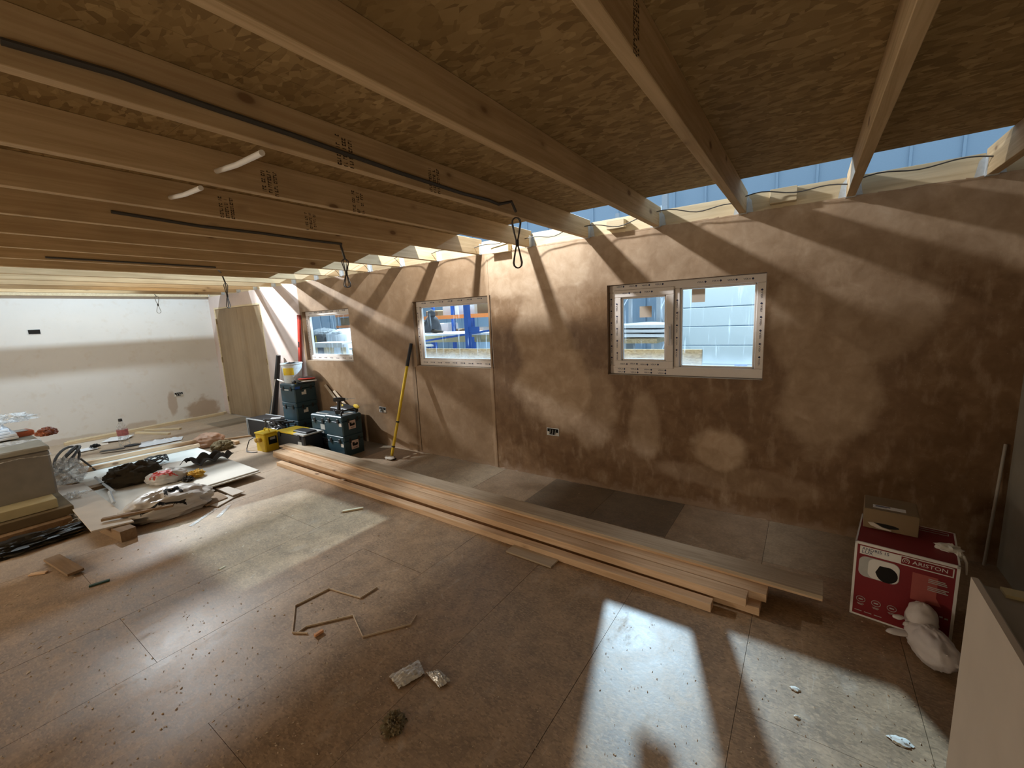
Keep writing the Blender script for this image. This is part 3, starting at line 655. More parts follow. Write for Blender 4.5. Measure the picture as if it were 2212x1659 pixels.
rr = random.Random(5)
for z in (.300, .292, .284, .262, .254, .246): box(.285, .285+rr.uniform(.03, .075), fy*1.8, 0, z, z+.0035).build('print_line', MT['grey_label'], hb)
for (a, z) in ((.255, .135), (.315, .135), (.316, .116), (.36, .125), (.342, .128), (.25, .115)): box(a-.006, a+.006, fy*1.8, 0, z, z+.007).build('print_dot', MT['grey_label'], hb)
for x in (.02, .06, .10, .21): box(x, x+.03, fy*1.4, 0, .028, .031).build('print_line', MT['grey_label'], hb)
tf = MB()
for q in ((.23, .36, .345, .348), (.23, .36, .318, .321), (.23, .233, .318, .348), (.357, .36, .318, .348)): tf.box(q[0], q[1], q[2], q[3], .40, .4012)
tf.build('top_print', MT['grey_label'], hb)
# torn foam wad on the carton's corner
wd = MB().blob((.335, .15, .408), (.050, .032, .024), 3, .3, 20, 12).blob((.370, .13, .395), (.018, .03, .022), 8, .35, 16, 10).tube([(.383, .12, .40), (.392, .09, .385), (.3925, .06, .36), (.3930, .05, .345)], .007, 7, .003)
wo = wd.build('foam_wad', MT['pbwhite']); wo.matrix_world = Matrix.Translation(hb.location) @ Matrix.Rotation(math.radians(-8.5), 4, 'Z')
tag(wo, 'crumpled white foam scrap hanging over the carton corner', 'packing foam')
# small brown cardboard box on top
sb = thing('cardboard_box', 'small brown cardboard box with a torn hole, on the red carton', 'box', (.300, 2.79, .402), math.radians(-5))
MB().box(0, .215, 0, .20, 0, .105).build('body', MT['cardboard'], sb, bevel=.002)
MB().box(.005, .21, .001, .199, .105, .107).build('lid_flap', MT['cardboard'], sb)
lbp = MB().box(.035, .165, .030, .072, .107, .1076).build('address_label', MT['white'], sb)
MB().box(.045, .105, .055, .064, .1076, .108).box(.045, .090, .046, .050, .1076, .108).build('barcode', MT['ink'], lbp)
MB().prism([(.035+.05+.058*math.cos(a), .026+.011*math.sin(a)) for a in [2*PI*i/18 for i in range(18)]], -.0012, 0, 'xz').build('torn_hole', MT['blackhole'], sb)  # flat dark ellipse, the shade inside the hole is put into its colour
MB().prism([(.018, .034), (.040, .038), (.075, .020), (.115, .012), (.11, .007), (.06, .010), (.03, .020)], -.008, -.0012, 'xz').build('torn_flap', MT['pb'], sb)

# knotted white carrier bag leaning on the carton
body_m = plain('white_bag', (.66, .60, .57), .42, scale=7, var=.10)
bg_ = thing('plastic_bag', 'knotted off-white plastic bag slumped against the red carton', 'bag', (.520, 2.42, 0), math.radians(18))
MB().blob((0, -.02, .070), (.078, .135, .078), 11, .08, 48, 30, 2.0, 1.0, .001).build('body', body_m, bg_)
MB().blob((.012, .085, .125), (.058, .060, .082), 5, .08, 28, 18, 1.9, 1.0).build('upper_bulge', body_m, bg_)
MB().blob((-.045, .065, .098), (.020, .018, .018), 2, .15, 12, 8).build('knot', body_m, bg_)
MB().blob((-.10, .030, .080), (.052, .022, .012), 1, .15, 16, 10).build('tied_ear', body_m, bg_)
MB().blob((-.075, .085, .120), (.024, .014, .010), 3, .15, 16, 10).build('tied_ear', body_m, bg_)
bg2 = thing('plastic_bag', 'grey plastic bag half hidden behind the plasterboard parapet', 'bag', (.775, 2.30, 0))
MB().blob((0, 0, .10), (.12, .13, .12), 21, .08, 28, 18, 1.5, 1.1, .001).build('body', body_m, bg2)
rb = MB().blob((0, 0, .03), (.055, .04, .032), 4, .25, 18, 12, 2, 1, .001).build('red_rag', MT['red']); rb.location = (.625, 2.12, 0)
tag(rb, 'small red rag on the floor beside the parapet', 'rag')

# plasterboard parapet, right foreground
pp = thing('parapet', 'waist-high plasterboard parapet in the right foreground', 'low wall', (.371, 1.443, 0))
MB().box(0, .0125, -3.2, 0, 0, .90).build('plasterboard_face', MT['pb'], pp)
MB().box(.0125, .0145, -3.2, -.001, .0, .899).box(.0145, .0165, -3.2, -.0015, 0, .897).build('paper_edge', MT['pbedge'], pp)
MB().box(.0165, .085, -3.2, -.002, .0, .885).build('stud_core', MT['pbgrey'], pp)
MB().box(.085, 1.0-.371-.002, -.045, -.002, 0, .878).build('end_board', MT['warm_oak'], pp)
MB().box(.05, 1.0-.371-.002, -.040, -.004, .878, .893).build('timber_capping', MT['yfoam'], pp)
plank('plaster_bead', 'thin pale angle bead leaning in the far right corner', 'bead', (0, 0), (0, 0.001), .01, .01, 'pbedge', 0)
pb_ = bpy.data.objects['plaster_bead']; me_ = MB().tube([(.93, 3.44, .02), (.965, 3.495, .75)], .008, 6); pb_.data = me_.build('tmp', MT['pbedge']).data
bpy.data.objects.remove(bpy.data.objects['tmp']); pb_.location = (0, 0, 0); pb_.rotation_euler = (0, 0, 0)

# ================================================================== TOOLS BY THE WALL
def case(name, label, x, y, z, w_, d, h, rz, mat='navy', group=None, latches=True, seams=1, prints=None, handle=True):
    """stackable tool case: local x across the front (facing -y), y depth"""
    r = thing(name, label, 'tool case', (x, y, z), rz, group)
    MB().cbox(0, w_, 0, d, 0, h*.74, .012).build('body', MT[mat], r)
    MB().cbox(-.002, w_+.002, -.002, d+.002, h*.75, h, .012).build('lid', MT[mat], r)
    if latches:
        for px in (w_*.2, w_*.72):
            MB().box(px, px+.035, -.010, -.001, h*.62, h*.86).build('latch', MT['black'], r, bevel=.002)
        for py in (d*.25, d*.7): MB().box(w_+.001, w_+.009, py, py+.03, h*.62, h*.84).build('latch', MT['black'], r, bevel=.002)
    return r
cA = case('tool_case', 'dark navy tool case at the floor, lower of the two with pink stickers', -4.91, 2.925, 0, .345, .285, .255, math.radians(1))
cB = case('tool_case', 'dark navy tool case with carrying handle, upper of the two with pink stickers', -4.91, 2.925, .258, .345, .285, .245, math.radians(1))
hd = MB().tube([(.30, .035, .245), (.30, .035, .285), (.30, .055, .302), (.30, .225, .302), (.30, .245, .285), (.30, .245, .245)], .011, 8); hd.build('handle', MT['black'], cB)
MB().box(.20, .27, .06, .23, .2455, .248).build('lid_label', MT['grey_label'], cB)
def sticker(parent, x, y0, y1, z0, z1, digger=True):
    st = MB().box(x, x+.0012, y0, y1, z0, z1).build('sticker', plain('sticker_pink', (.66, .50, .46), .6, var=.03), parent)
    a = (y1-y0)
    g = MB()   # little black pictogram of a machine and a line of small print
    P_ = lambda u, v: (x+.0018, y0+u*a, z0+v*(z1-z0))
    def quad(u0, u1, v0, v1): g.box(x+.0012, x+.0018, y0+u0*a, y0+u1*a, z0+v0*(z1-z0), z0+v1*(z1-z0))
    quad(.15, .42, .42, .78); quad(.40, .62, .40, .60); quad(.62, .88, .42, .66); quad(.2, .82, .36, .46); quad(.68, .72, .7, .78); quad(.46, .52, .62, .74); quad(.3, .78, .14, .19)
    g.build('pictogram', MT['blackhole'], st); return st
sticker(cB, .3475, .085, .185, .07, .175); sticker(cA, .3475, .095, .200, .07, .180)
for c_, z in ((cA, .12), (cB, .12)): MB().box(.28, .33, -.0015, 0, z, z+.04).build('side_label', MT['white'], c_)
# cordless drill standing on the case
dl = thing('cordless_drill', 'black cordless drill standing on the case with the handle', 'drill', (-4.76, 3.05, .508), math.radians(35))
MB().lathe([(.018, -.065), (.026, -.06), (.028, -.02), (.026, .03), (.020, .06), (.013, .085)], 14).build('motor_body', MT['black'], dl, rot=(0, PI/2, 0), loc=(0, 0, .175))
MB().tube([(0, 0, .165), (-.008, 0, .10), (-.014, 0, .04)], .019, 10, .021).build('grip', MT['black'], dl)
MB().cbox(-.055, .035, -.032, .032, 0, .045, .006).build('battery', MT['black'], dl)
MB().tube([(.085, 0, .175), (.11, 0, .175)], .013, 10, .009).build('chuck', MT['steel'], dl); MB().tube([(.11, 0, .175), (.20, 0, .178)], .0035, 6, .0025).build('drill_bit', MT['steel'], dl)
# hand saw with yellow handle behind
sw = thing('hand_saw', 'yellow and black handled saw lying behind the cordless drill', 'saw', (-5.06, 3.30, .512), math.radians(-12))
MB().box(-.02, .38, -.002, .002, 0, .05).build('blade', MT['black'], sw); MB().blob((.42, 0, .06), (.085, .018, .028), 3, .12).build('handle', MT['yellow'], sw); MB().blob((-.02, 0, .02), (.03, .014, .014), 6, .1).build('tip_guard', MT['yellow'], sw)
cD = case('tool_case', 'black tool case under the saw, behind the stickered cases', -5.34, 3.27, 0, .40, .17, .24, 0, 'black'); 
cD2 = case('tool_case', 'black tool case in the middle of the heap, saw resting on it', -5.34, 3.27, .242, .40, .17, .255, 0, 'black')
# smaller case to the left of it
cC = case('tool_case', 'small teal navy case with grey label, left of the stickered cases', -5.36, 3.00, .17, .33, .22, .29, math.radians(2))
MB().box(.20, .29, -.0020, -.0005, .10, .17).box(.22, .26, -.0020, -.0005, .05, .08).build('grey_label', MT['grey_label'], cC)
MB().box(.05, .30, .05, .07, .290, .300).build('lid_strip', MT['grey_label'], cC)
cC0 = case('tool_case', 'flat black case under the small teal case', -5.38, 2.99, 0, .38, .25, .168, math.radians(2), 'black')
# tall stack
st_ = []
for i, (z, h, lb) in enumerate(((0, .278, 'bottom navy tool case of the tall stack, mostly hidden'), (.28, .258, 'middle navy tool case of the tall stack near the door'), (.54, .262, 'top navy tool case of the tall stack, clutter piled on it'))):
    c_ = case('tool_case', lb, -6.26, 3.10, z, .36, .33, h, math.radians(2)); st_.append(c_)
    if i: MB().box(.3625, .3637, .10, .17, .10, .14).box(.3625, .3637, .14, .17, .14, .165).build('white_label', MT['white'], c_)
MB().box(.10, .22, -.0025, 0, .165, .185).build('front_label', MT['grey_label'], st_[2]); MB().box(.3626, .3640, .01, .10, .19, .225).build('blue_label', MT['blue'], st_[2])
# clutter on the tall stack
cl = thing('sanding_discs', 'pile of red and brown sanding discs on the tall case stack', 'sanding discs', (-5.90, 3.31, .803))
for k, (r_, z, m, dx, dy) in enumerate(((.12, 0, 'black', -.02, 0), (.105, .018, 'white', .04, .01), (.11, .032, 'cardboard', -.01, .01), (.115, .050, 'red', .0, 0), (.075, .064, 'black', 0, .01))):
    MB().lathe([(r_*.9, 0), (r_, .004), (r_, .012), (r_*.85, .016)], 18, (dx, dy, z)).build('disc', MT[m], cl, rot=(random.uniform(-.05, .05), random.uniform(-.05, .05), 0))
tp = thing('tape_measure', 'small dark tape measure beside the sanding discs', 'tape measure', (-5.965, 3.155, .803)); MB().cbox(-.03, .035, -.02, .02, 0, .05, .01).build('case', MT['black'], tp); MB().box(.035, .05, -.008, .008, .002, .006).build('blade', MT['yellow'], tp)
# translucent tub with yellow label, on a shelf strip behind the stack
tb = thing('plastic_tub', 'translucent tub with a yellow label behind the tall stack', 'tub', (-6.155, 3.255, .803))
MB().lathe([(.118, 0), (.138, .265), (.147, .27), (.147, .285), (.132, .280), (.110, .012), (.0, .010)], 28).build('tub', MT['tub'], tb)
MB().prism([(.138*math.cos(math.radians(a)), .138*math.sin(math.radians(a))) for a in range(-85, -15, 8)]+[(.131*math.cos(math.radians(a)), .131*math.sin(math.radians(a))) for a in range(-21, -90, -8)], .12, .22).build('yellow_label', MT['yellow'], tb)
MB().blob((0, 0, .245), (.10, .08, .055), 9, .4, 20, 14, 3).build('rags_inside', MT['black'], tb)
# red spirit level and black pipes against the wall
lv = thing('spirit_level', 'long red spirit level leaning upright against the window wall', 'spirit level', (-6.50, 3.47, .03), rot=(math.radians(-.6), math.radians(9.4), 0))
MB().box(-.03, .03, -.012, .012, 0, 1.76).build('beam', MT['red'], lv, bevel=.003)
for z in (.8, 1.28): MB().box(-.016, .016, -.0135, -.012, z, z+.085).build('vial_window', MT['blackhole' if z > 1 else 'white'], lv)
MB().box(-.031, .031, -.013, .013, 1.70, 1.765).build('end_cap', plain('dark_red_cap', (.30, .04, .03), .5), lv)
p1 = MB().tube([(-7.16, 3.36, .0), (-6.86, 3.44, 1.17)], .048, 14, .034).build('black_pipe', MT['black']); tag(p1, 'thick black pipe propped upright between door and case stack', 'pipe')
p2 = MB().tube([(-7.36, 3.40, .0), (-7.22, 3.47, .48)], .038, 12).build('black_pipe', MT['navy']); tag(p2, 'short dark blue pipe beside the thick black one', 'pipe')
sl = MB().tube([(-6.80, 3.345, .80), (-6.20, 3.16, .813)], .010, 6); 
s_ = sl.build('wood_slip', MT['pbwhite']); tag(s_, 'narrow pale strip lying from case stack to black pipe', 'wood strip')
s_ = MB().tube([(-7.15, 3.28, .0), (-6.86, 3.34, .80)], .007, 6).build('wood_slip', MT['pbwhite']); tag(s_, 'thin pale strip standing in front of the black pipe', 'wood strip')
# flight case with alloy edges
fc = thing('flight_case', 'black flight case with aluminium edges at the left of the tools', 'flight case', (-6.90, 2.86, 0), math.radians(3))
MB().cbox(0, .62, 0, .30, 0, .275, .005).build('shell', MT['black'], fc)
for q in ((-.003, .012, -.003, .012), (.608, .623, -.003, .012), (.03, .042, -.003, .006)): MB().box(q[0], q[1], q[2], q[3], 0, .278).build('edge_trim', MT['steel'], fc)
for q in ((-.003, .623, -.003, .012), (-.003, .623, .288, .303)): MB().box(q[0], q[1], q[2], q[3], .266, .280).build('edge_trim', MT['steel'], fc)
# crumpled black tool bag in front
tbag = thing('tool_bag', 'crumpled shiny black tool bag between yellow box and case stack', 'tool bag', (-6.02, 2.86, 0))
MB().blob((0, 0, .15), (.22, .11, .17), 31, .16, 40, 26, 2.4, 1.3, .002).build('bag', plain('shiny_black_fabric', (.02, .018, .018), .3, spec=.6), tbag)
MB().tube([(-.25, -.03, .22), (-.1, -.08, .36), (.08, -.06, .36), (.22, 0, .25)], .012, 8).build('strap', MT['black'], tbag)
for k, (x, y, z) in enumerate(((-.20, -.02, .315), (-.05, .02, .335), (.13, .0, .325), (.2, .06, .30))):
    MB().tube([(x-.09, y, z), (x+.07, y+.05, z+.015)], .017, 8, .012).build('tool_handle', MT['black' if k != 1 else 'steel'], tbag)
# black and yellow toolbox
yb = thing('toolbox', 'black toolbox with a yellow front lid, behind the timber stack', 'toolbox', (-5.70, 2.70, 0), math.radians(2))
MB().cbox(0, .62, 0, .26, 0, .25, .015).build('body', MT['black'], yb)
MB().prism([(.0, -.004), (.40, -.004), (.34, .268), (.02, .268)], .251, .268).build('yellow_lid', MT['yellow'], yb)
MB().prism([(.40, -.004), (.622, -.004), (.622, .268), (.34, .268)], .251, .268).build('grey_lid', MT['grey_label'], yb)
MB().cbox(.30, .60, .05, .20, .268, .29, .01).build('handle', MT['black'], yb); MB().box(.48, .56, -.0025, 0, .13, .17).build('label', MT['grey_label'], yb)
for x in (.06, .50): MB().box(x, x+.04, -.010, 0, .20, .262).build('latch', MT['black'], yb)
# yellow site transformer
tr_ = thing('transformer', 'yellow site transformer with carrying handle and black flex', 'transformer', (-5.96, 2.545, 0), math.radians(4))
MB().cbox(0, .215, 0, .20, 0, .235, .012).build('housing', MT['yellow'], tr_)
MB().cbox(-.006, .221, -.006, .206, .235, .252, .006).build('lid', MT['yellow'], tr_)
MB().tube([(.055, .10, .25), (.055, .10, .275), (.075, .10, .288), (.145, .10, .288), (.165, .10, .275), (.165, .10, .25)], .009, 8).build('handle', MT['yellow'], tr_)
MB().box(.216, .2175, .05, .16, .09, .19).build('rating_label', MT['black'], tr_); MB().box(.2175, .218, .07, .14, .15, .18).build('label_strip', MT['grey_label'], tr_)
so = MB().lathe([(.030, 0), (.030, .03), (.024, .034)], 14); so.build('socket_cap', plain('yellow_cap', (.55, .33, .05), .5), tr_, rot=(PI/2, 0, 0), loc=(.055, 0, .15)); 
MB().lathe([(.030, 0), (.030, .03), (.024, .034)], 14).build('socket_cap', bpy.data.materials['yellow_cap'], tr_, rot=(PI/2, 0, 0), loc=(.125, 0, .16))
MB().tube([(.01, .05, .12), (-.06, .02, .17), (-.12, -.02, .13), (-.13, -.06, .03), (-.06, -.10, .007), (.05, -.09, .007), (.10, -.05, .007)], .006, 7).build('flex', MT['black'], tr_)
# scraper leaning on the wall
a_ = Vector((-3.99, 3.16, .03)); b_ = Vector((-3.87, 3.50, 1.34))
scp = thing('floor_scraper', 'long yellow handled scraper with black grip leaning against the wall', 'scraper', a_)
dv = b_-a_
MB().tube([(0, 0, 0), dv*.80], .017, 10).build('pole', MT['yellow'], scp); MB().tube([dv*.80, dv], .021, 10, .018).build('grip', MT['black'], scp)
for f in (.08, .30): MB().tube([dv*f, dv*(f+.012)], .021, 10).build('collar', MT['black'], scp)
MB().prism([(-.06, -.005), (.06, -.005), (.025, .03), (-.025, .03)], -.03, -.005, 'xy').box(-.075, .075, -.02, .004, -.029, -.012).build('blade', MT['black'], scp)
MB().blob((0, -.03, -.010), (.085, .045, .022), 3, .25, 20, 12, 2, 1, -.0285).build('mortar_lump', MT['pb'], scp)
# planks leaning at the wall behind the saw
for i, (u0, v0, u1, v1, lb) in enumerate(((703, 832, 742, 885, 'short timber offcut leaning on the wall behind the drill, left one'), (722, 845, 763, 895, 'short timber offcut leaning on the wall behind the drill, right one'))):
    p = at(u0, v0, 'y', 3.49); q = at(u1, v1, 'y', 3.44)
    o_ = MB().tube([p, q], .022, 4).build('wood_offcut', MT['grey_board'], smooth=False); tag(o_, lb, 'wood offcut')

# ================================================================== LEFT PILE
pbs = 'plasterboard sheets on the floor at the left'
s1 = plank('plasterboard_sheet', 'lower ivory plasterboard sheet, its edge showing under the top one', 'plasterboard', (-7.24, .95), (-4.84, .90), 1.16, .0125, 'pbwhite', .055)
s1.rotation_euler.z = math.radians(-1.2)
s2 = plank('plasterboard_sheet', 'large ivory plasterboard sheet under coats and bags', 'plasterboard', (-7.27, .93), (-4.87, .88), 1.18, .0125, 'pbwhite', .069)
for i, x in enumerate((-7.0, -6.0, -5.05)):
    o_ = MB().box(0, .09, 0, 1.0, 0, .052).build('timber_bearer', MT['warm_oak']); o_.location = (x, .98, .001); tag(o_, ['bearer block under the far end of the ivory sheet', 'middle bearer block under the ivory sheet', 'bearer block under the near end of the ivory sheet'][i], 'timber')
s3 = MB().sheet([(-6.10, .70, .135), (-4.52, .66, .105), (-4.45, .90, .10), (-6.05, .90, .125)], lambda u, v: 0, 4, 4, .0125).build('plasterboard_sheet', MT['pb'], base=True, smooth=False)
tag(s3, 'pinkish plasterboard offcut propped on blocks in front of the ivory sheet', 'plasterboard')
blk = MB().box(0, .42, 0, .10, 0, .085).build('timber_block', MT['warm_oak']); blk.location = (-4.75, .74, .001); blk.rotation_euler.z = math.radians(6); tag(blk, 'dark timber block under the nearest corner of the pinkish board', 'timber')
blk = MB().box(0, .1, 0, .34, 0, .11).build('timber_block', MT['warm_oak']); blk.location = (-5.9, .74, .001); tag(blk, 'hidden timber block under the far end of the pinkish board', 'timber')
plank('timber_strip', 'dark wooden strip lying across the front of the pinkish board', 'timber', (-4.62, .74), (-4.42, 1.16), .04, .02, 'warm_oak', .121)
plank('timber_batten', 'far one of two clean battens on the plasterboard', 'timber', (-7.02, 1.00), (-6.86, 2.18), .045, .045, 'batten', .083)
plank('timber_batten', 'near one of two clean battens on the plasterboard', 'timber', (-6.68, .98), (-6.58, 2.12), .045, .045, 'batten', .083)
# coats, gloves, bags
def heap(name, label, cat, u, v, z, r, mat, seed, rough=.3, freq=2.4, rz=0, sharp=1.2):
    p = at(u, v, 'z', z); root = MB().blob((0, 0, r[2]*.55), r, seed, rough, 44, 28, freq, sharp, .001).build(name, MT[mat] if isinstance(mat, str) else mat)
    root.location = (p.x, p.y, z+.001); root.rotation_euler.z = rz; return tag(root, label, cat)
heap('work_coat', 'dark olive work coat heaped on the plasterboard', 'coat', 292, 1042, .083, (.15, .25, .14), 'cloth', 43, .16, 2.0, math.radians(-12))
ring = thing('cable_ring', 'loose black flex loops lying above the olive coat', 'cable', at(340, 1006, 'z', .05))
for k in range(3):
    MB().tube([(.02*k+.09*math.cos(a), .10*math.sin(a), .05+.06*abs(math.sin(a+k))) for a in [2*PI*i/22 for i in range(23)]], .008, 7).build('loop', MT['cable'], ring)
p = at(448, 1000, 'z', .085)
jk = MB().sheet([p+Vector((-.15, -.22, 0)), p+Vector((.14, -.16, 0)), p+Vector((.12, .24, .0)), p+Vector((-.12, .16, 0))], lambda u, v: .02+.07*abs(math.sin(7*u+3*v))*(1-abs(2*u-1))+.05*abs(math.sin(9*v+u*2)), 22, 22, .006).build('dark_jacket', MT['cloth2'], base=True); tag(jk, 'crumpled dark brown sheet lying flat near the ivory sheet corner', 'jacket')
heap('work_glove', 'yellow work glove with a dark palm beside the red printed bag', 'glove', 424, 1030, .083, (.075, .085, .05), 'glove', 51, .25)
heap('work_glove', 'dark glove tucked against the yellow one', 'glove', 406, 1039, .083, (.07, .05, .035), 'cloth2', 52, .3)
def bagsheet(name, label, corners, z, amp, mat, seed, cat='bag', n=26, lift=0.0):
    from mathutils import noise as mn
    c = [at(u, v, 'z', z+dz) for (u, v, dz) in corners]
    f = lambda u, v: lift*math.sin(PI*u)*math.sin(PI*v)+amp*abs(mn.fractal(Vector((u*4+seed, v*4, seed)), 1, 2, 4))*(.3+math.sin(PI*u)*math.sin(PI*v))
    o = MB().sheet(c, f, n, n, .002).build(name, MT[mat] if isinstance(mat, str) else mat, base=True); return tag(o, label, cat)
bagm = plain('crumpled_white_bag', (.52, .48, .43), .35, spec=.5, scale=10, var=.12)
def strokes(name, obj, lines, width, mat, lift=.0015):
    """flat print following a lumpy surface: polylines in the object's own x, y dropped onto it from above"""
    from mathutils.bvhtree import BVHTree
    me = obj.data; tree = BVHTree.FromPolygons([v.co.copy() for v in me.vertices], [tuple(p.vertices) for p in me.polygons])
    mb = MB()
    for ln in lines:
        prev = None
        for (xa, ya), (xb, yb_) in zip(ln[:-1], ln[1:]):
            L = math.hypot(xb-xa, yb_-ya); nx, ny = -(yb_-ya)/L*width/2, (xb-xa)/L*width/2; K = max(2, int(L/.012)); row = None
            for k in range(K+1):
                x, y = xa+(xb-xa)*k/K, ya+(yb_-ya)*k/K; cur = []
                for s2 in (-1, -.33, .33, 1):
                    h = tree.ray_cast(Vector((x+nx*s2, y+ny*s2, 2)), Vector((0, 0, -1)))
                    cur.append((h[0]+Vector((0, 0, lift))) if h[0] is not None else None)
                if row and all(q is not None for q in row+cur):
                    mb.add(row+cur, [(0, 1, 5, 4), (1, 2, 6, 5), (2, 3, 7, 6)])
                row = cur
    return mb.build(name, MT[mat], obj, smooth=True)
rbag = heap('carrier_bag', 'thin carrier bag with a smeared red print on the plasterboard', 'bag', 362, 1040, .083, (.13, .18, .09), bagm, 6, .10, 1.6, math.radians(-20), 1.4)
rr = random.Random(2)
strokes('red_print', rbag, [[(.02+.016*k+rr.uniform(-.01, .01), -.12+rr.uniform(-.03, .02)), (.04+.012*k, -.02), (.05+.010*k+rr.uniform(-.01, .02), .07+rr.uniform(-.03, .03))] for k in range(5)], .018, 'red')
bbag = MB().blob((0, 0, .085), (.22, .35, .15), 17, .10, 64, 40, 1.7, 1.5, .001).build('rubble_sack', bagm); bp_ = at(366, 1112, 'z', 0); bbag.location = (bp_.x-.05, bp_.y+.02, .001); bbag.rotation_euler.z = math.radians(-8)
tag(bbag, 'big crumpled white sack with black lettering spilling onto the floor', 'bag')
strokes('black_letter', bbag, [[(.13, -.02), (.02, -.01)], [(.02, -.01), (.09, .03)], [(.09, .03), (.02, .07)], [(.02, .07), (.13, .09)]], .026, 'blackhole', .002)
strokes('black_stripe', bbag, [[(.16, -.26), (.18, -.06), (.19, .10)]], .03, 'blackhole', .002)
# silver angle beads
for k, (a, b, lb) in enumerate((((206, 1031), (246, 1062), 'longer silver angle bead on the pinkish board'), ((236, 1062), (246, 1086), 'shorter silver angle bead touching the longer one'))):
    pa = at(a[0], a[1], 'z', .145); pb2 = at(b[0], b[1], 'z', .135)
    o_ = MB().tube([pa, pb2], .014, 4).build('angle_bead', MT['steel'], base=True, smooth=False); tag(o_, lb, 'metal bead')
# plasterboard scraps on the floor right of the sack
for (uv, m, lb) in (([(466, 1054), (502, 1070), (528, 1061), (494, 1051)], 'pb', 'pale blue-white plasterboard scrap on the floor, topmost of the scraps'),
                    ([(452, 1090), (470, 1094), (520, 1066), (502, 1062)], 'pb', 'narrow pinkish board scrap under the pale one'),
                    ([(400, 1079), (446, 1092), (492, 1074), (470, 1062)], 'warm_oak', 'brown wooden scrap between sack and plasterboard sheets')):
    zz = {'topmost': .03}.get(lb.split()[-4], .012) if 'topmost' in lb else (.012 if 'narrow' in lb else .022)
    c = [at(u, v, 'z', zz) for u, v in uv]
    o_ = MB().sheet(c, lambda u, v: 0, 2, 2, .009).build('board_scrap', MT[m], base=True, smooth=False); tag(o_, lb, 'scrap')
for k, (a, b, lb) in enumerate((((415, 1136), (470, 1098), 'clear plastic strip on the floor below the white sack, left one'), ((474, 1117), (500, 1090), 'clear plastic strip on the floor below the white sack, right one'))):
    A_, B_ = at(*a, 'z', .004), at(*b, 'z', .004)
    o_ = plank('plastic_strip', lb, 'plastic strip', (A_.x, A_.y), (B_.x, B_.y), .03, .004, 'film', .001)
# insulation boards and big foam block stack, left edge
def slab(name, label, x0, x1, y0, y1, z0, z1, mat, cat='insulation board'):
    o = MB().box(x0, x1, y0, y1, z0, z1).build(name, MT[mat], base=True, bevel=.004); return tag(o, label, cat)
slab('insulation_board', 'yellow foam board directly under the grey foam block', -6.3, -5.28, -1.2, .61, .155, .235, 'yfoam')
slab('insulation_board', 'brown edged foam board, lowest of the stack at the left', -6.35, -5.22, -1.3, .69, .075, .152, 'brownfoam')
slab('timber_pallet', 'dark plank base under the foam boards at the left', -6.3, -5.15, -1.3, .66, .001, .074, 'warm_oak', 'pallet')
fb = thing('foam_block', 'big grey-faced insulation block at the left edge', 'insulation block', (-5.9, -.3, .236))
MB().cbox(-.5, .43, -1.0, .95, .0, .40, .015).build('core', MT['greyfoam'], fb)
MB().cbox(-.51, .44, -1.01, .955, .40, .44, .01).build('top_board', MT['greyfoam2'], fb)
MB().sheet([(.445, -.9, .36), (.445, .96, .36), (.0, .96, .455), (0, -.9, .455)], lambda u, v: .01*math.sin(30*u), 20, 6, .002).build('film_wrap', MT['film'], fb)
heap('plastic_film', 'crumpled clear film hanging off the corner of the grey foam block', 'film', 152, 1040, .10, (.16, .14, .17), 'film', 61, .3)
heap('plastic_film', 'scrunched clear film on the floor below the foam block', 'film', 158, 1095, .02, (.16, .16, .09), 'film', 62, .35)
heap('plastic_film', 'small twist of clear film beside the lowest foam board', 'film', 163, 1125, .005, (.11, .08, .05), 'film', 63, .35)
for i in range(5):
    slab('wrapped_board', ['film wrapped white board, lowest of the five on the foam block', 'film wrapped white board, second from the bottom', 'film wrapped white board, middle of the five', 'film wrapped white board, second from the top', 'film wrapped white board, top of the five on the foam block'][i],
         -6.7+.02*i, -6.05-.015*i, -.6, .55-.02*i+.015*(i % 2), .690+.026*i, .713+.026*i, 'whitesheet', 'board')
heap('plastic_film', 'loose film on top of the wrapped white boards', 'film', 15, 912, .83, (.22, .20, .05), 'film', 64, .4)
bx = thing('food_packet', 'red and white packet behind the grey foam block', 'packet', (-6.28, .56, .678), math.radians(10)); MB().cbox(-.08, .08, -.13, .10, 0, .05, .008).build('packet', MT['orange'], bx); MB().box(-.05, .082, -.1, .06, .05, .056).build('white_print', MT['white'], bx)
heap('food_packet', 'red and green packet beside the white one on the foam block', 'packet', 103, 940, .678, (.08, .08, .05), plain('red_green_packet', (.30, .10, .05), .5, scale=8, var=.6), 66, .2)
gl = thing('cable_coil', 'tangled black flex behind the corner of the foam block', 'cable', at(133, 985, 'z', .55)); 
gl.location = (-6.75, .92, .12)
for k in range(3): MB().tube([(.10*math.cos(a+k), .12*math.sin(a), .14+.12*math.sin(a+k*.6)) for a in [2*PI*i/20 for i in range(21)]], .013, 7).build('loop', MT['cable'], gl)
MB().tube([(.02, .10, .12), (.06, .16, .02), (.1, .2, -.06)], .010, 6).build('tail', MT['cable'], gl)
o_ = MB().box(-7.25, -6.35, .86, .9, .0, .068).build('timber_bearer', MT['warm_oak'], base=True); tag(o_, 'bearer strip under the flex tangle', 'timber')
heap('refuse_bag', 'dark shiny plastic lying in front of the insulation boards', 'bag', 60, 1184, .0, (.12, .46, .06), plain('dark_sheeting', (.03, .026, .02), .35, spec=.5), 68, .3, 3)
plank('timber_strip', 'long dark edged strip on the floor in front of the foam boards', 'timber', (-4.80, -.55), (-4.86, .74), .035, .03, 'warm_oak', .001)
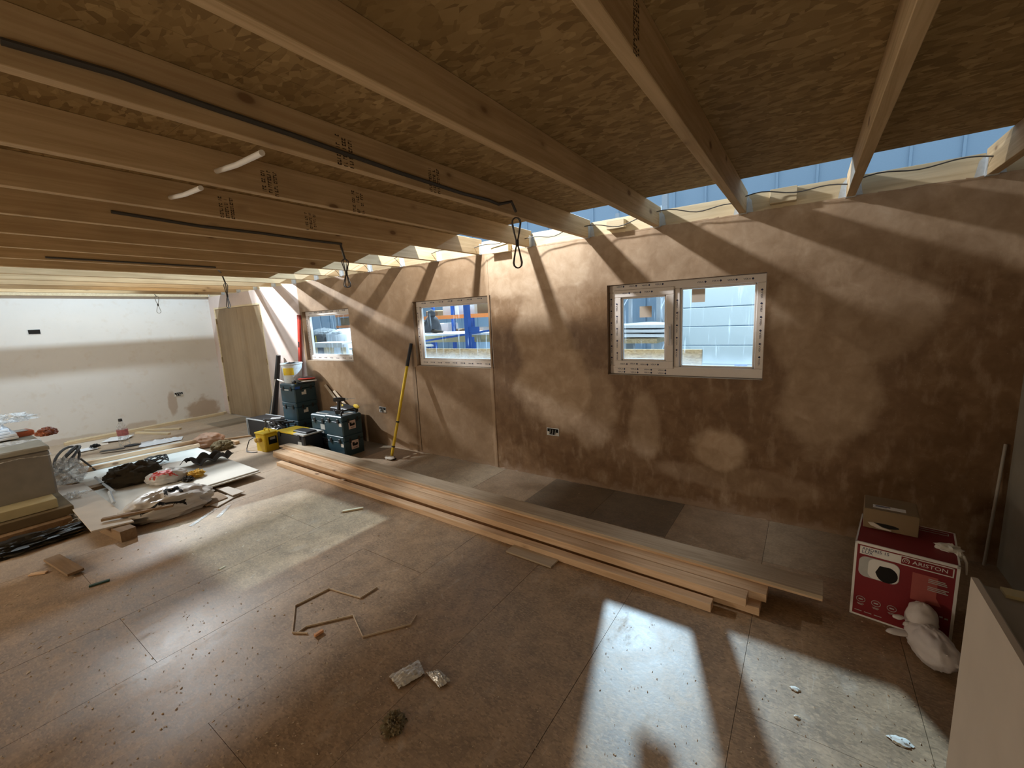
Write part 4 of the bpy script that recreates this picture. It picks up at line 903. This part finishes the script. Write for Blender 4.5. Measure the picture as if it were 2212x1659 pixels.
# things along the far wall
plank('timber_strip', 'long pale strip lying along the foot of the far wall', 'timber', (-9.10, 1.25), (-9.16, 3.42), .06, .045, 'pale_wood', .001)
plank('timber_strip', 'pale batten on the floor by the water bottle, rear one', 'timber', (-9.0, 2.16), (-8.52, 2.50), .05, .03, 'pale_wood', .001)
plank('timber_strip', 'pale batten on the floor by the water bottle, front one', 'timber', (-8.95, 2.03), (-8.28, 2.27), .05, .03, 'pale_wood', .001)
plank('timber_strip', 'straight pale batten on the floor between bag and yellow transformer', 'timber', (-6.98, 2.56), (-6.80, 2.90), .04, .022, 'batten', .001)
plank('timber_strip', 'pale batten on the floor leading up to the flight case', 'timber', (-7.05, 2.36), (-7.00, 2.60), .04, .022, 'pale_wood', .001)
plank('wood_offcut', 'short square offcut in front of the flight case', 'wood offcut', (-6.72, 2.50), (-6.55, 2.53), .06, .045, 'batten', .001)
for k, (a, b, ww, m, lb) in enumerate((((150, 962), (232, 948), .5, 'pb', 'pink board offcut on the floor near the far wall'), ((160, 975), (205, 966), .2, 'whitesheet', 'pale blue sheet scrap near the foam block'), ((240, 948), (290, 942), .3, 'whitesheet', 'white sheet scrap beside the water bottle'))):
    A_, B_ = at(*a, 'z', .004), at(*b, 'z', .004); plank('board_scrap', lb, 'scrap', (A_.x, A_.y), (B_.x, B_.y), -ww, .008, m, .001+.010*k)
bagsheet('plastic_film', 'long white film strip behind the two clean battens', [(298, 968, 0), (392, 950, 0), (396, 943, 0), (306, 955, 0)], .01, .05, 'whitesheet', 12, 'film')
bt = thing('water_bottle', 'clear water bottle with pink label standing near the far wall', 'bottle', (-8.02, 1.72, .0)); bp = at(271, 966, 'z', 0); bt.location = (bp.x, bp.y, .012)
k_ = 1.25
MB().lathe([(.045*k_, 0), (.05*k_, .01*k_), (.05*k_, .20*k_), (.045*k_, .235*k_), (.02*k_, .285*k_), (.016*k_, .30*k_)], 20).build('bottle', MT['bottle'], bt)
MB().lathe([(.051*k_, .135*k_), (.051*k_, .205*k_)], 20).build('label', plain('bottle_label', (.45, .16, .16), .5, scale=40, var=.5), bt); MB().lathe([(.018*k_, .298*k_), (.018*k_, .325*k_), (.015*k_, .328*k_)], 14).build('cap', MT['black'], bt)
tw = thing('trowel', 'black trowel lying in front of the water bottle', 'trowel', at(258, 970, 'z', .03), math.radians(60)); MB().blob((.15, 0, .03), (.10, .045, .018), 2, .06).build('handle', MT['black'], tw); MB().box(-.20, .06, -.045, .035, 0, .006).build('blade', MT['black'], tw)
heap('small_tool', 'small black tool with looped cord on the pink offcut', 'tool', 206, 966, .03, (.05, .06, .03), 'black', 71, .3)
heap('rubble_bag', 'orange and white printed bag beside the far plasterboard corner', 'bag', 452, 962, .0, (.17, .20, .12), plain('orange_bag', (.62, .36, .24), .5, scale=5, var=.7), 72, .12, 1.8)
heap('rubble_bag', 'grey brown crumpled bag next to the orange one', 'bag', 481, 970, .0, (.11, .15, .08), 'mortar', 73, .2)
# loose offcuts, left foreground
a = at(95, 1216, 'z', .003); b = at(147, 1249, 'z', .003)
plank('wood_offcut', 'flat brown offcut lying left of the green strip, end towards the camera', 'wood offcut', (a.x, a.y), (b.x, b.y), .085, .018, 'warm_oak', .012)
a = at(60, 1246, 'z', 0); b = at(98, 1240, 'z', 0)
plank('wood_offcut', 'small yellowish wedge of wood beside the flat brown offcut', 'wood offcut', (a.x, a.y), (b.x, b.y), .03, .010, 'batten', .001)
a = at(192, 1270, 'z', 0); b = at(237, 1256, 'z', 0)
plank('plastic_strip', 'dark green plastic strip on the bare floor at the left', 'plastic strip', (a.x, a.y), (b.x, b.y), .022, .010, 'green', .001)
a = at(474, 1232, 'z', 0); b = at(488, 1224, 'z', 0); plank('wood_offcut', 'tiny pale sliver of wood in the middle of the floor', 'wood offcut', (a.x, a.y), (b.x, b.y), .012, .006, 'pale_wood', .001)
a = at(740, 1108, 'z', 0); b = at(785, 1100, 'z', 0); plank('wood_offcut', 'white painted stick on the floor in front of the long batten', 'wood offcut', (a.x, a.y), (b.x, b.y), .022, .014, 'pale_wood', .001)

# ================================================================== FOREGROUND LITTER
def strip(name, label, pts, h=.009, mat='shaving', cat='packaging'):
    P_ = [at(u, v, 'z', 0) for u, v in pts]; mb = MB(); tck = .0016
    for i in range(len(P_)-1):
        a, b = P_[i], P_[i+1]; d = (b-a).normalized(); n_ = Vector((-d.y, d.x, 0))*tck
        vs = []
        for q in (a, b):
            for s2 in (1, -1): vs += [q+n_*s2, q+n_*s2+Vector((0, 0, h))]
        mb.add(vs, [(0, 1, 5, 4), (2, 6, 7, 3), (0, 2, 3, 1), (4, 5, 7, 6), (1, 3, 7, 5), (0, 4, 6, 2)])
    o = mb.build(name, MT[mat], base=True); return tag(o, label, cat)
strip('carton_strip', 'bent brown carton strip on the floor, far zigzag', [(665, 1369), (632, 1368), (638, 1310), (711, 1273), (779, 1293), (815, 1270)])
strip('carton_strip', 'bent brown carton strip on the floor, near zigzag', [(645, 1367), (662, 1355), (763, 1331), (784, 1377), (887, 1350), (900, 1330)])
a = at(682, 1378, 'z', 0); b = at(700, 1366, 'z', 0); op = plank('wall_plug_block', 'small orange wood block beside the zigzag carton strips', 'block', (a.x, a.y), (b.x, b.y), .018, .014, 'orangeblock', .001)
def bubble(name, label, uv, seed):
    from mathutils import noise as mn
    c = [at(u, v, 'z', .0) for u, v in uv]; 
    o = MB().sheet(c, lambda u, v: .006+.016*abs(mn.fractal(Vector((u*5+seed, v*5, 3)), 1, 2, 4))+.018*math.sin(PI*u)*math.sin(PI*v), 22, 22, .001).build(name, plain('bubble_film', (.62, .60, .56), .12, spec=.9, scale=45, var=.35), base=True)
    return tag(o, label, 'packaging')
bubble('plastic_packet', 'larger crumpled clear packet on the floor seam', [(840, 1464), (862, 1491), (918, 1458), (905, 1428)], 2)
bubble('plastic_packet', 'smaller crumpled clear packet right of the larger one', [(920, 1456), (950, 1489), (973, 1474), (950, 1451)], 5)
mp = at(850, 1566, 'z', 0); mc = MB().blob((0, 0, .006), (.050, .056, .034), 81, .28, 48, 32, 3.0, 1.2, .0008).build('mortar_clump', MT['mortar']); mc.location = (mp.x, mp.y, 0); mc.rotation_euler.z = .8; tag(mc, 'grey brown clump of dried mortar on the floor seam', 'mortar')
for uv, lb, s1_ in (((1718, 1489), 'white paint flake in the right hand patch of light', .022), ((1945, 1602), 'larger white plaster flake near the parapet foot', .040), ((1722, 1550), 'tiny white flake between the two patches of light', .013)):
    p = at(*uv, 'z', 0); o_ = MB().blob((0, 0, .002), (s1_, s1_*.6, .006), int(uv[0]), .35, 16, 8, 2, 1, .0005).build('plaster_flake', MT['pbwhite']); o_.location = p; tag(o_, lb, 'flake')
# shavings and crumbs scattered over the whole floor: nobody could count them
random.seed(11); mb = MB()
for k in range(1500):
    u = random.uniform(0, 2212); v = random.uniform(985, 1659)
    p = at(u, v, 'z', 0)
    if not (XL+.1 < p.x < XR-.05 and p.y < D-.05): continue
    if p.x > .36 and p.y < 1.5: continue
    if -5.55 < p.x < .18 and 2.20 < p.y+.022*p.x+.0 < 2.74: continue
    if p.x < -4.1 and p.y < 1.5 or (p.x < -4.7 and p.y < 2.3): continue
    s0 = random.uniform(.002, .006)*(2.4 if p.x < -3 else 1.3 if p.x < -1.4 else .8); r_ = random.uniform(0, PI); el = random.uniform(.2, .7)
    dx, dy = math.cos(r_)*s0, math.sin(r_)*s0; ex, ey = -math.sin(r_)*s0*el, math.cos(r_)*s0*el; z = random.uniform(.002, .005)
    mb.add([(p.x-dx, p.y-dy, .0008), (p.x+ex, p.y+ey, .0008), (p.x+dx, p.y+dy, .0008), (p.x-ex, p.y-ey, .0008), (p.x+dx*.2, p.y+dy*.2, z)], [(0, 1, 4), (1, 2, 4), (2, 3, 4), (3, 0, 4), (0, 3, 2, 1)])
o_ = mb.build('wood_shavings', MT['shaving']); tag(o_, 'pale wood shavings and crumbs scattered over the chipboard floor', 'shavings', kind='stuff')

# ================================================================== CABLES, CONDUITS, BLOCKS, SOCKETS
def fall(p, L, s=.035, k=2, seed=0):
    """a hank of flex: long narrow loops tied in the middle, hanging from p"""
    out = []
    for q in range(k):
        a = seed+q*.8; cx, cy = math.cos(a), math.sin(a); pts = []
        N = 28
        for i in range(N+1):
            t = 2*PI*i/N; z = -L*(1-math.cos(t))/2
            wd_ = s*(abs(z/L+.5)*2)**.8*(1 if math.sin(t) > 0 else -1)*min(1, abs(math.sin(t))*1.8)
            pts.append((p[0]+wd_*cx, p[1]+wd_*cy+.012*z, p[2]+z))
        out.append(pts)
    return out
def hank(label, start, L, run, mat='cable', s=.035, r_=.0042, seed=0, thick=.006):
    root = thing('electric_cable', label, 'cable', run[0]); o3 = Vector(run[0])
    MB().tube([Vector(q)-o3 for q in run], thick, 7).build('cable_run', MT[mat], root)
    for pts in fall(start, L, s, 2, seed): MB().tube([Vector(q)-o3 for q in pts], r_, 6).build('hanging_loop', MT[mat], root)
    m = Vector(start)-Vector((0, 0, L*.5))-o3
    MB().tube([m+Vector((0, 0, -.02)), m+Vector((0, 0, .02))], .011, 8).build('tape_tie', MT['black'], root); return root
xD = JX[4]+.0225+.006
r1 = [at(u, v, 'x', xD) for u, v in ((0, 88), (250, 160), (450, 230), (628, 290), (860, 372), (1000, 418), (1055, 432))]
r1 = [Vector((q.x, q.y, min(max(q.z, ZT+.02), ZJ-.02))) for q in r1]
pe = at(1115, 472, 'y', 2.32); r1 += [Vector((xD+.0, r1[-1].y+.10, r1[-1].z-.005)), Vector((pe.x+.004, 2.27, 2.29)), Vector((pe.x, 2.32, 2.24))]
hank('thick black cable along a near joist, ending in the largest hanging hank', (pe.x, 2.32, at(1115, 470, 'y', 2.32).z), .305, r1, seed=.4, thick=.009)
xG = JX[7]+.0225+.006
r2 = [at(u, v, 'x', xG) for u, v in ((240, 457), (430, 488), (560, 503), (680, 520), (715, 524))]; r2 = [Vector((q.x, q.y, min(max(q.z, ZT+.02), ZJ-.02))) for q in r2]
p2_ = at(745, 560, 'y', 2.34); r2 += [Vector((xG, r2[-1].y+.1, r2[-1].z)), Vector((p2_.x, 2.31, 2.28)), Vector((p2_.x, 2.34, p2_.z))]
hank('black cable pair along a shaded joist, hank hanging above the left window', (p2_.x, 2.34, p2_.z), .24, r2, seed=1.2, thick=.010)
xK = JX[10]+.0225+.006
r3 = [at(u, v, 'x', xK) for u, v in ((100, 566), (250, 576), (400, 586), (455, 590))]; r3 = [Vector((q.x, q.y, min(max(q.z, ZT+.02), ZJ-.02))) for q in r3]
p3 = at(487, 612, 'y', 2.36); r3 += [Vector((xK, r3[-1].y+.05, r3[-1].z)), Vector((p3.x, 2.33, 2.27)), Vector((p3.x, 2.36, p3.z))]
hank('black cable with hank hanging in front of the plywood doors', (p3.x, 2.36, p3.z), .29, r3, seed=2.0, thick=.008)
p4 = at(338, 640, 'x', -8.69)
hank('grey cable hank hanging in front of the white far wall', (p4.x, p4.y, p4.z), .27, [(-8.672, p4.y-.4, 2.34), (-8.672, p4.y-.08, 2.31), (p4.x, p4.y, p4.z)], 'cable_pale', seed=.9)
# white conduits through the joists
for (n, u, v, u2, v2, lb) in ((4, 468, 370, 566, 330, 'white conduit stub through the joist, nearer one'), (5, 368, 427, 434, 406, 'white conduit stub through the joist, farther one')):
    a = at(u, v, 'x', JX[n+1]+.0235); b = at(u2, v2, 'x', JX[n]-.0235); m = (a+b)/2
    o_ = MB().tube([a, m+Vector((0, 0, -.006)), b+Vector((0, 0, 0))], .0105, 10).build('conduit', MT['wire_white'], base=True); tag(o_, lb, 'conduit')
# small timber packers on the ledger
for (u0, v0, u1, v1, lb) in ((1664, 411, 1721, 432, 'small timber block nailed to the ledger right of the large window'), (1311, 479, 1349, 491, 'small timber block on the ledger above the large window'), (1062, 529, 1100, 543, 'small timber block on the ledger between joists over the middle window')):
    a = at(u0, v0, 'y', D-.03); b = at(u1, v1, 'y', D-.03)
    o_ = MB().box(a.x, b.x, D-.045, D+.0135, min(a.z, b.z), max(a.z, b.z)).build('timber_packer', MT['pale_wood'], base=True, bevel=.002); tag(o_, lb, 'timber block')
# flexes in the gap over the wall, joist to joist
lbls = ['thin grey flex crossing the ceiling gap, rightmost bay', 'thin grey flex crossing the ceiling gap above the right pane of the large window', 'thin grey flex crossing the ceiling gap above the left casement', 'thin grey flex in the gap at the left edge of the large window', 'thin grey flex crossing the gap beside the largest hanging hank', 'thin grey flex in the gap over the right edge of the middle window', 'thin grey flex in the gap over the centre of the middle window', 'thin grey flex in the gap over the left edge of the middle window', 'thin grey flex in the gap over bare plaster above the scraper', 'thin grey flex in the gap just right of the left window']
for k in range(10):
    xa, xb = JX[k+1]-.0, JX[k]; ya = 3.40; pts = []
    for i in range(13):
        t = i/12; pts.append((xa+.023+(xb-xa-.046)*t, ya+.05*math.sin(PI*t), 2.305+.02*math.sin(PI*t+k)+.012*math.sin(3*PI*t)))
    o_ = MB().tube(pts, .0038, 6).build('wall_flex', MT['cable'], base=True); tag(o_, lbls[k], 'cable')
# socket back boxes
def socket(label, x, z, wall='back', wires=True):
    if wall == 'back': root = thing('socket_box', label, 'socket box', (x, D, z), 0)
    else: root = thing('socket_box', label, 'socket box', (XL, x, z), PI/2)
    e = .004
    MB().box(-.066, .066, -e, 0, -.037, -.031).box(-.066, .066, -e, 0, .031, .037).box(-.066, -.060, -e, 0, -.031, .031).box(.060, .066, -e, 0, -.031, .031).build('rim', MT['steel'], root)
    MB().box(-.060, .060, -.0015, 0, -.031, .031).build('recess_shade_plate', MT['blackhole'], root)  # flat dark plate, the shade of the recess is painted in
    if wires:
        for k in range(3): MB().tube([(-.03+.03*k, -.002, .02), (-.02+.028*k, -.02, .0), (-.035+.03*k, -.015, -.022), (-.02+.02*k, -.004, -.025)], .004, 6).build('wire', MT['cable_pale'], root)
        MB().box(.022, .060, -.006, -.0015, -.031, -.005).box(-.06, -.04, -.005, -.0015, -.03, .0).build('plaster_blob', MT['pbwhite'], root)
    return root
socket('metal socket back box with loose wires below the large window', -1.985, .475)
socket('metal socket back box left of the long scraper', -4.52, .478)
socket('socket back box high on the white far wall', 1.22, 1.71, 'left', False)
socket('socket back box low on the far wall with dangling wires', 2.81, .50, 'left')

# ================================================================== THE WAREHOUSE OUTSIDE
wg = box(-30, 12, D+.2, 22, -.05, 0).build('warehouse_floor', plain('warehouse_concrete', (.34, .36, .38), .8, scale=2)); tag(wg, kind='structure')
wrf = box(-30, 12, -9, 5.6, 6.6, 6.7).build('sky_blocker', plain('sky_blocker_grey', (.25, .27, .3), .8)); tag(wrf, kind='structure')  # unseen slab added over the room to block world light from above
wbk = box(-30, 12, 16, 16.1, 0, 8).build('warehouse_wall', MT['cladding']); tag(wbk, kind='structure')
x = -26
while x < 6:
    box(x, x+.06, 15.95, 16, 0, 8).build('cladding_rib', MT['cladding'], wbk); x += 1.0
hd_ = slab('osb_hoarding', 'low OSB hoarding standing outside the windows', -6.9, -.93, 5.0, 5.03, 0, 1.145, 'osb', 'hoarding')
# roller door seen through the right pane
rd = thing('roller_door', 'white sectional roller door seen through the right pane of the large window', 'door', (-1.2, 13.0, 0))
for k in range(7): MB().box(-2.2, 6, -.02, .03, .02+.53*k, .53*(k+1)-.005).build('door_panel', MT['rollerdoor'], rd, bevel=.01)
MB().box(-2.35, -2.2, -.08, .1, 0, 5).build('side_track', MT['rack'], rd)
MB().box(-2.35, 6, -.12, .1, 3.72, 3.95).build('head_beam', MT['yfoam'], rd)
for k in range(2):
    o_ = MB().cbox(0, .09, 0, .09, 0, .62, .01).build('bollard', MT['blue']); 
    p = at(1586+k*14, 790, 'y', 8.0); o_.location = (p.x, 8.0, 0); o_.scale = (1, 1, 1); tag(o_, ['left one of two small blue posts outside the right pane', 'right one of two small blue posts outside the right pane'][k], 'post')
# racking seen through the left casement
def rack(label, x, y, w_, d, h, beams, mat_u='rack', mat_b='rack', brace=True, nb=2):
    r = thing('pallet_rack', label, 'rack', (x, y, 0))
    for i in range(nb+1):
        for yy in (0, d):
            MB().box(i*w_-.05, i*w_+.05, yy-.035, yy+.035, 0, h).build('upright', MT[mat_u], r)
        if brace:
            z = .3; k = 0
            while z < h-.7:
                ya, yb2 = (0, d) if k % 2 == 0 else (d, 0); MB().tube([(i*w_, ya, z), (i*w_, yb2, z+.6)], .02, 4).build('brace', MT[mat_u], r, smooth=False); z += .6; k += 1
    for z in beams:
        for yy in (-.02, d+.02): MB().box(0, nb*w_, yy-.02, yy+.02, z, z+.11).build('beam', MT[mat_b], r)
    return r
rack('grey pallet rack seen through the left casement of the large window', -4.35, 11.6, 1.1, 1.0, 4.2, (.95,), 'rack', 'rack', True, 1)
for k in range(3):
    z = 1.04+.11*k; a = at(1340, 720, 'y', 10.4); b = at(1443-3*k, 720, 'y', 10.4)
    o_ = MB().sheet([(a.x-.3, 10.3, z), (b.x, 10.3, z-.02), (b.x, 11.3, z), (a.x-.3, 11.3, z+.02)], lambda u, v: .03*math.sin(5*u+k)*math.sin(4*v), 12, 12, .07).build('wrapped_sheet', MT['whitesheet'], base=True); tag(o_, ['bottom', 'middle', 'top'][k]+' wrapped white sheet on the table outside the casement', 'sheet')
st2 = thing('trestle', 'brown edged trestle under the wrapped white sheets outside', 'trestle', (-3.0, 10.8, 0)); MB().box(-.9, .05, -.4, .4, .80, .915).build('top', MT['osb'], st2)
for x in (-.8, -.1): MB().box(x, x+.07, -.35, .35, 0, .80).build('leg', MT['rack'], st2)
# blue racking and clutter through the middle window
rack('blue pallet rack with orange beams behind the middle window', -10.4, 9.6, 1.7, .9, 3.6, (1.02, 1.62), 'blue', 'rackorange', False, 2)
br_ = thing('blue_frame', 'blue steel upright and sloping arm outside the middle window', 'frame', (0, 0, 0)); pa = at(1009, 640, 'y', 7.2); pb3 = at(1014, 760, 'y', 7.2); br_.location = (pb3.x, 7.2, 0)
MB().box(-.055, .055, -.05, .05, 0, 2.6).build('upright', MT['blue'], br_); MB().tube([(-1.6, .05, 1.10), (1.1, -.05, 1.38)], .025, 6).build('arm', MT['blue'], br_); MB().box(-.02, .30, -.03, .03, 1.30, 1.42).build('bracket', MT['blue'], br_)
MB().box(-.02, .14, -.03, .03, 0, 1.20).build('lower_post', MT['blue'], br_)
sheets = [(-9.2, -5.6, 7.6, 9.2, 1.22, 'white worktop sheet outside the middle window'), (-9.3, -7.4, 6.4, 7.4, .98, 'lower white sheet outside the middle window')]
for (x0, x1, y0, y1, z, lb) in sheets:
    tb_ = thing('work_table', lb, 'table', ((x0+x1)/2, (y0+y1)/2, 0)); w2_, d2 = (x1-x0)/2, (y1-y0)/2
    MB().box(-w2_, w2_, -d2, d2, z, z+.04).build('table_top', MT['whitesheet'], tb_); MB().box(-w2_+.05, w2_-.05, -d2+.03, -d2+.05, z-.16, z).build('apron', MT['yfoam'], tb_)
    for sx in (-1, 1):
        for sy in (-1, 1): MB().box(sx*(w2_-.08)-.04, sx*(w2_-.08)+.04, sy*(d2-.08)-.04, sy*(d2-.08)+.04, 0, z).build('leg', MT['blue'], tb_)
random.seed(4)
for k in range(9):
    u = 912+k*15+random.uniform(-4, 4); p = at(u, 690, 'y', 9.9); hgt = random.uniform(.15, .42); ww = random.uniform(.2, .33); zb = [1.131, 1.731][k % 2]
    o_ = MB().cbox(-ww, ww, -.25, .25, 0, hgt, .02).build('storage_carton', MT[['white', 'cardboard', 'whitesheet'][k % 3]]); o_.location = (-10.15+.36*k, 10.05, zb)
    tag(o_, '%s %s on the %s beam of the blue rack outside, %s' % (['white', 'brown', 'pale blue'][k % 3], ['parcel', 'carton'][k % 2], ['lower', 'upper'][k % 2], ['far left', 'left end', 'left of centre', 'near the centre', 'in the middle', 'right of centre', 'toward the right', 'right part', 'right end'][k]), 'carton', 'cartons on the blue rack')
hj = thing('hooded_jacket', 'dark hooded jacket draped upright outside the middle window', 'jacket', (at(935, 716, 'y', 8.3).x, 8.3, 1.275))
MB().lathe([(.24, 0), (.235, .12), (.20, .30), (.14, .40), (.09, .44)], 18).blob((0, 0, .50), (.10, .11, .12), 5, .08).build('cloth', plain('dark_jacket_cloth', (.05, .055, .065), .8, scale=9, var=.6), hj)
MB().tube([(-.16, -.18, .05), (-.10, -.2, .30)], .05, 8).tube([(.15, -.16, .05), (.55, -.2, .02)], .05, 8, .03).build('sleeve', MT['cloth2'], hj)
# through the left window: wrapped goods, crates and a white trestle
def span(u0, u1, y): return at(u0, 730, 'y', y).x, at(u1, 730, 'y', y).x
zz = lambda v, y: at(715, v, 'y', y).z
xa, xb = span(688, 758, 7.4); zt = zz(739, 7.4); zb_ = zz(749, 7.4)
tw_ = thing('work_table', 'white trestle table outside the left window', 'table', ((xa+xb)/2, 7.4, 0)); h_ = (xb-xa)/2
MB().box(-h_, h_, -.3, .3, zt-.05, zt).build('table_top', MT['white'], tw_)
MB().box(-h_+.03, -.04, -.28, -.24, zb_, zt-.05).build('drawer', MT['white'], tw_); MB().box(.04, h_-.03, -.28, -.24, zb_, zt-.05).build('drawer', MT['white'], tw_)
for x in (-h_+.10, -.12, .12, h_-.10): MB().box(x-.05, x+.05, -.26, -.16, 0, zb_).build('leg', MT['pale_wood'], tw_)
MB().box(-h_+.1, h_-.1, -.2, .2, .62, .68).build('lower_shelf', MT['white'], tw_)
xa, xb = span(707, 758, 8.6); zt = zz(712, 8.6)
pw = thing('wrapped_pallet', 'pale wrapped pallet load outside the left window', 'pallet', ((xa+xb)/2, 8.9, 0)); h_ = (xb-xa)/2
MB().cbox(-h_, h_, -.4, .4, .0, zt-.08, .10).blob((0, 0, zt-.12), (h_*.92, .4, .14), 3, .10).build('wrap', MT['whitesheet'], pw)
xa, xb = span(672, 707, 8.6); zt = zz(724, 8.6); h_ = (xb-xa)/2
pk2 = thing('wrapped_pallet', 'dark goods under a white sheet outside the left window', 'pallet', ((xa+xb)/2, 8.9, 0)); MB().cbox(-h_, h_-.05, -.4, .4, 0, zt, .02).build('dark_goods', plain('dark_wrapped_goods', (.10, .11, .12), .6, scale=12, var=.6), pk2)
MB().blob((-.1, 0, zt+.10), (h_*.95, .42, .16), 6, .16).build('cover', MT['whitesheet'], pk2); MB().box(-.06, 0, -.412, -.40, zt-.30, zt).build('yellow_tape', MT['yellow'], pk2)
rack('grey shelving with crates far behind the left window', -18.2, 12.0, 1.7, .8, 3.2, (1.45, 1.95), 'rack', 'rackorange', False, 2)
for k, (dx, z, m) in enumerate(((.5, 1.56, 'cardboard'), (.5, 2.06, 'cardboard'), (2.6, 1.56, 'greencrate'), (2.6, 2.06, 'greencrate'), (1.5, 1.56, 'grey_label'))):
    o_ = MB().cbox(-.35, .35, -.3, .3, 0, .36, .02).build('storage_crate', MT[m]); o_.location = (-18.2+dx, 12.4, z)
    tag(o_, ['lower brown crate on the shelving outside the left window', 'upper brown crate on the shelving outside the left window', 'lower green crate on the shelving outside the left window', 'upper green crate on the shelving outside the left window', 'grey crate between the brown and green crates outside'][k], 'crate')
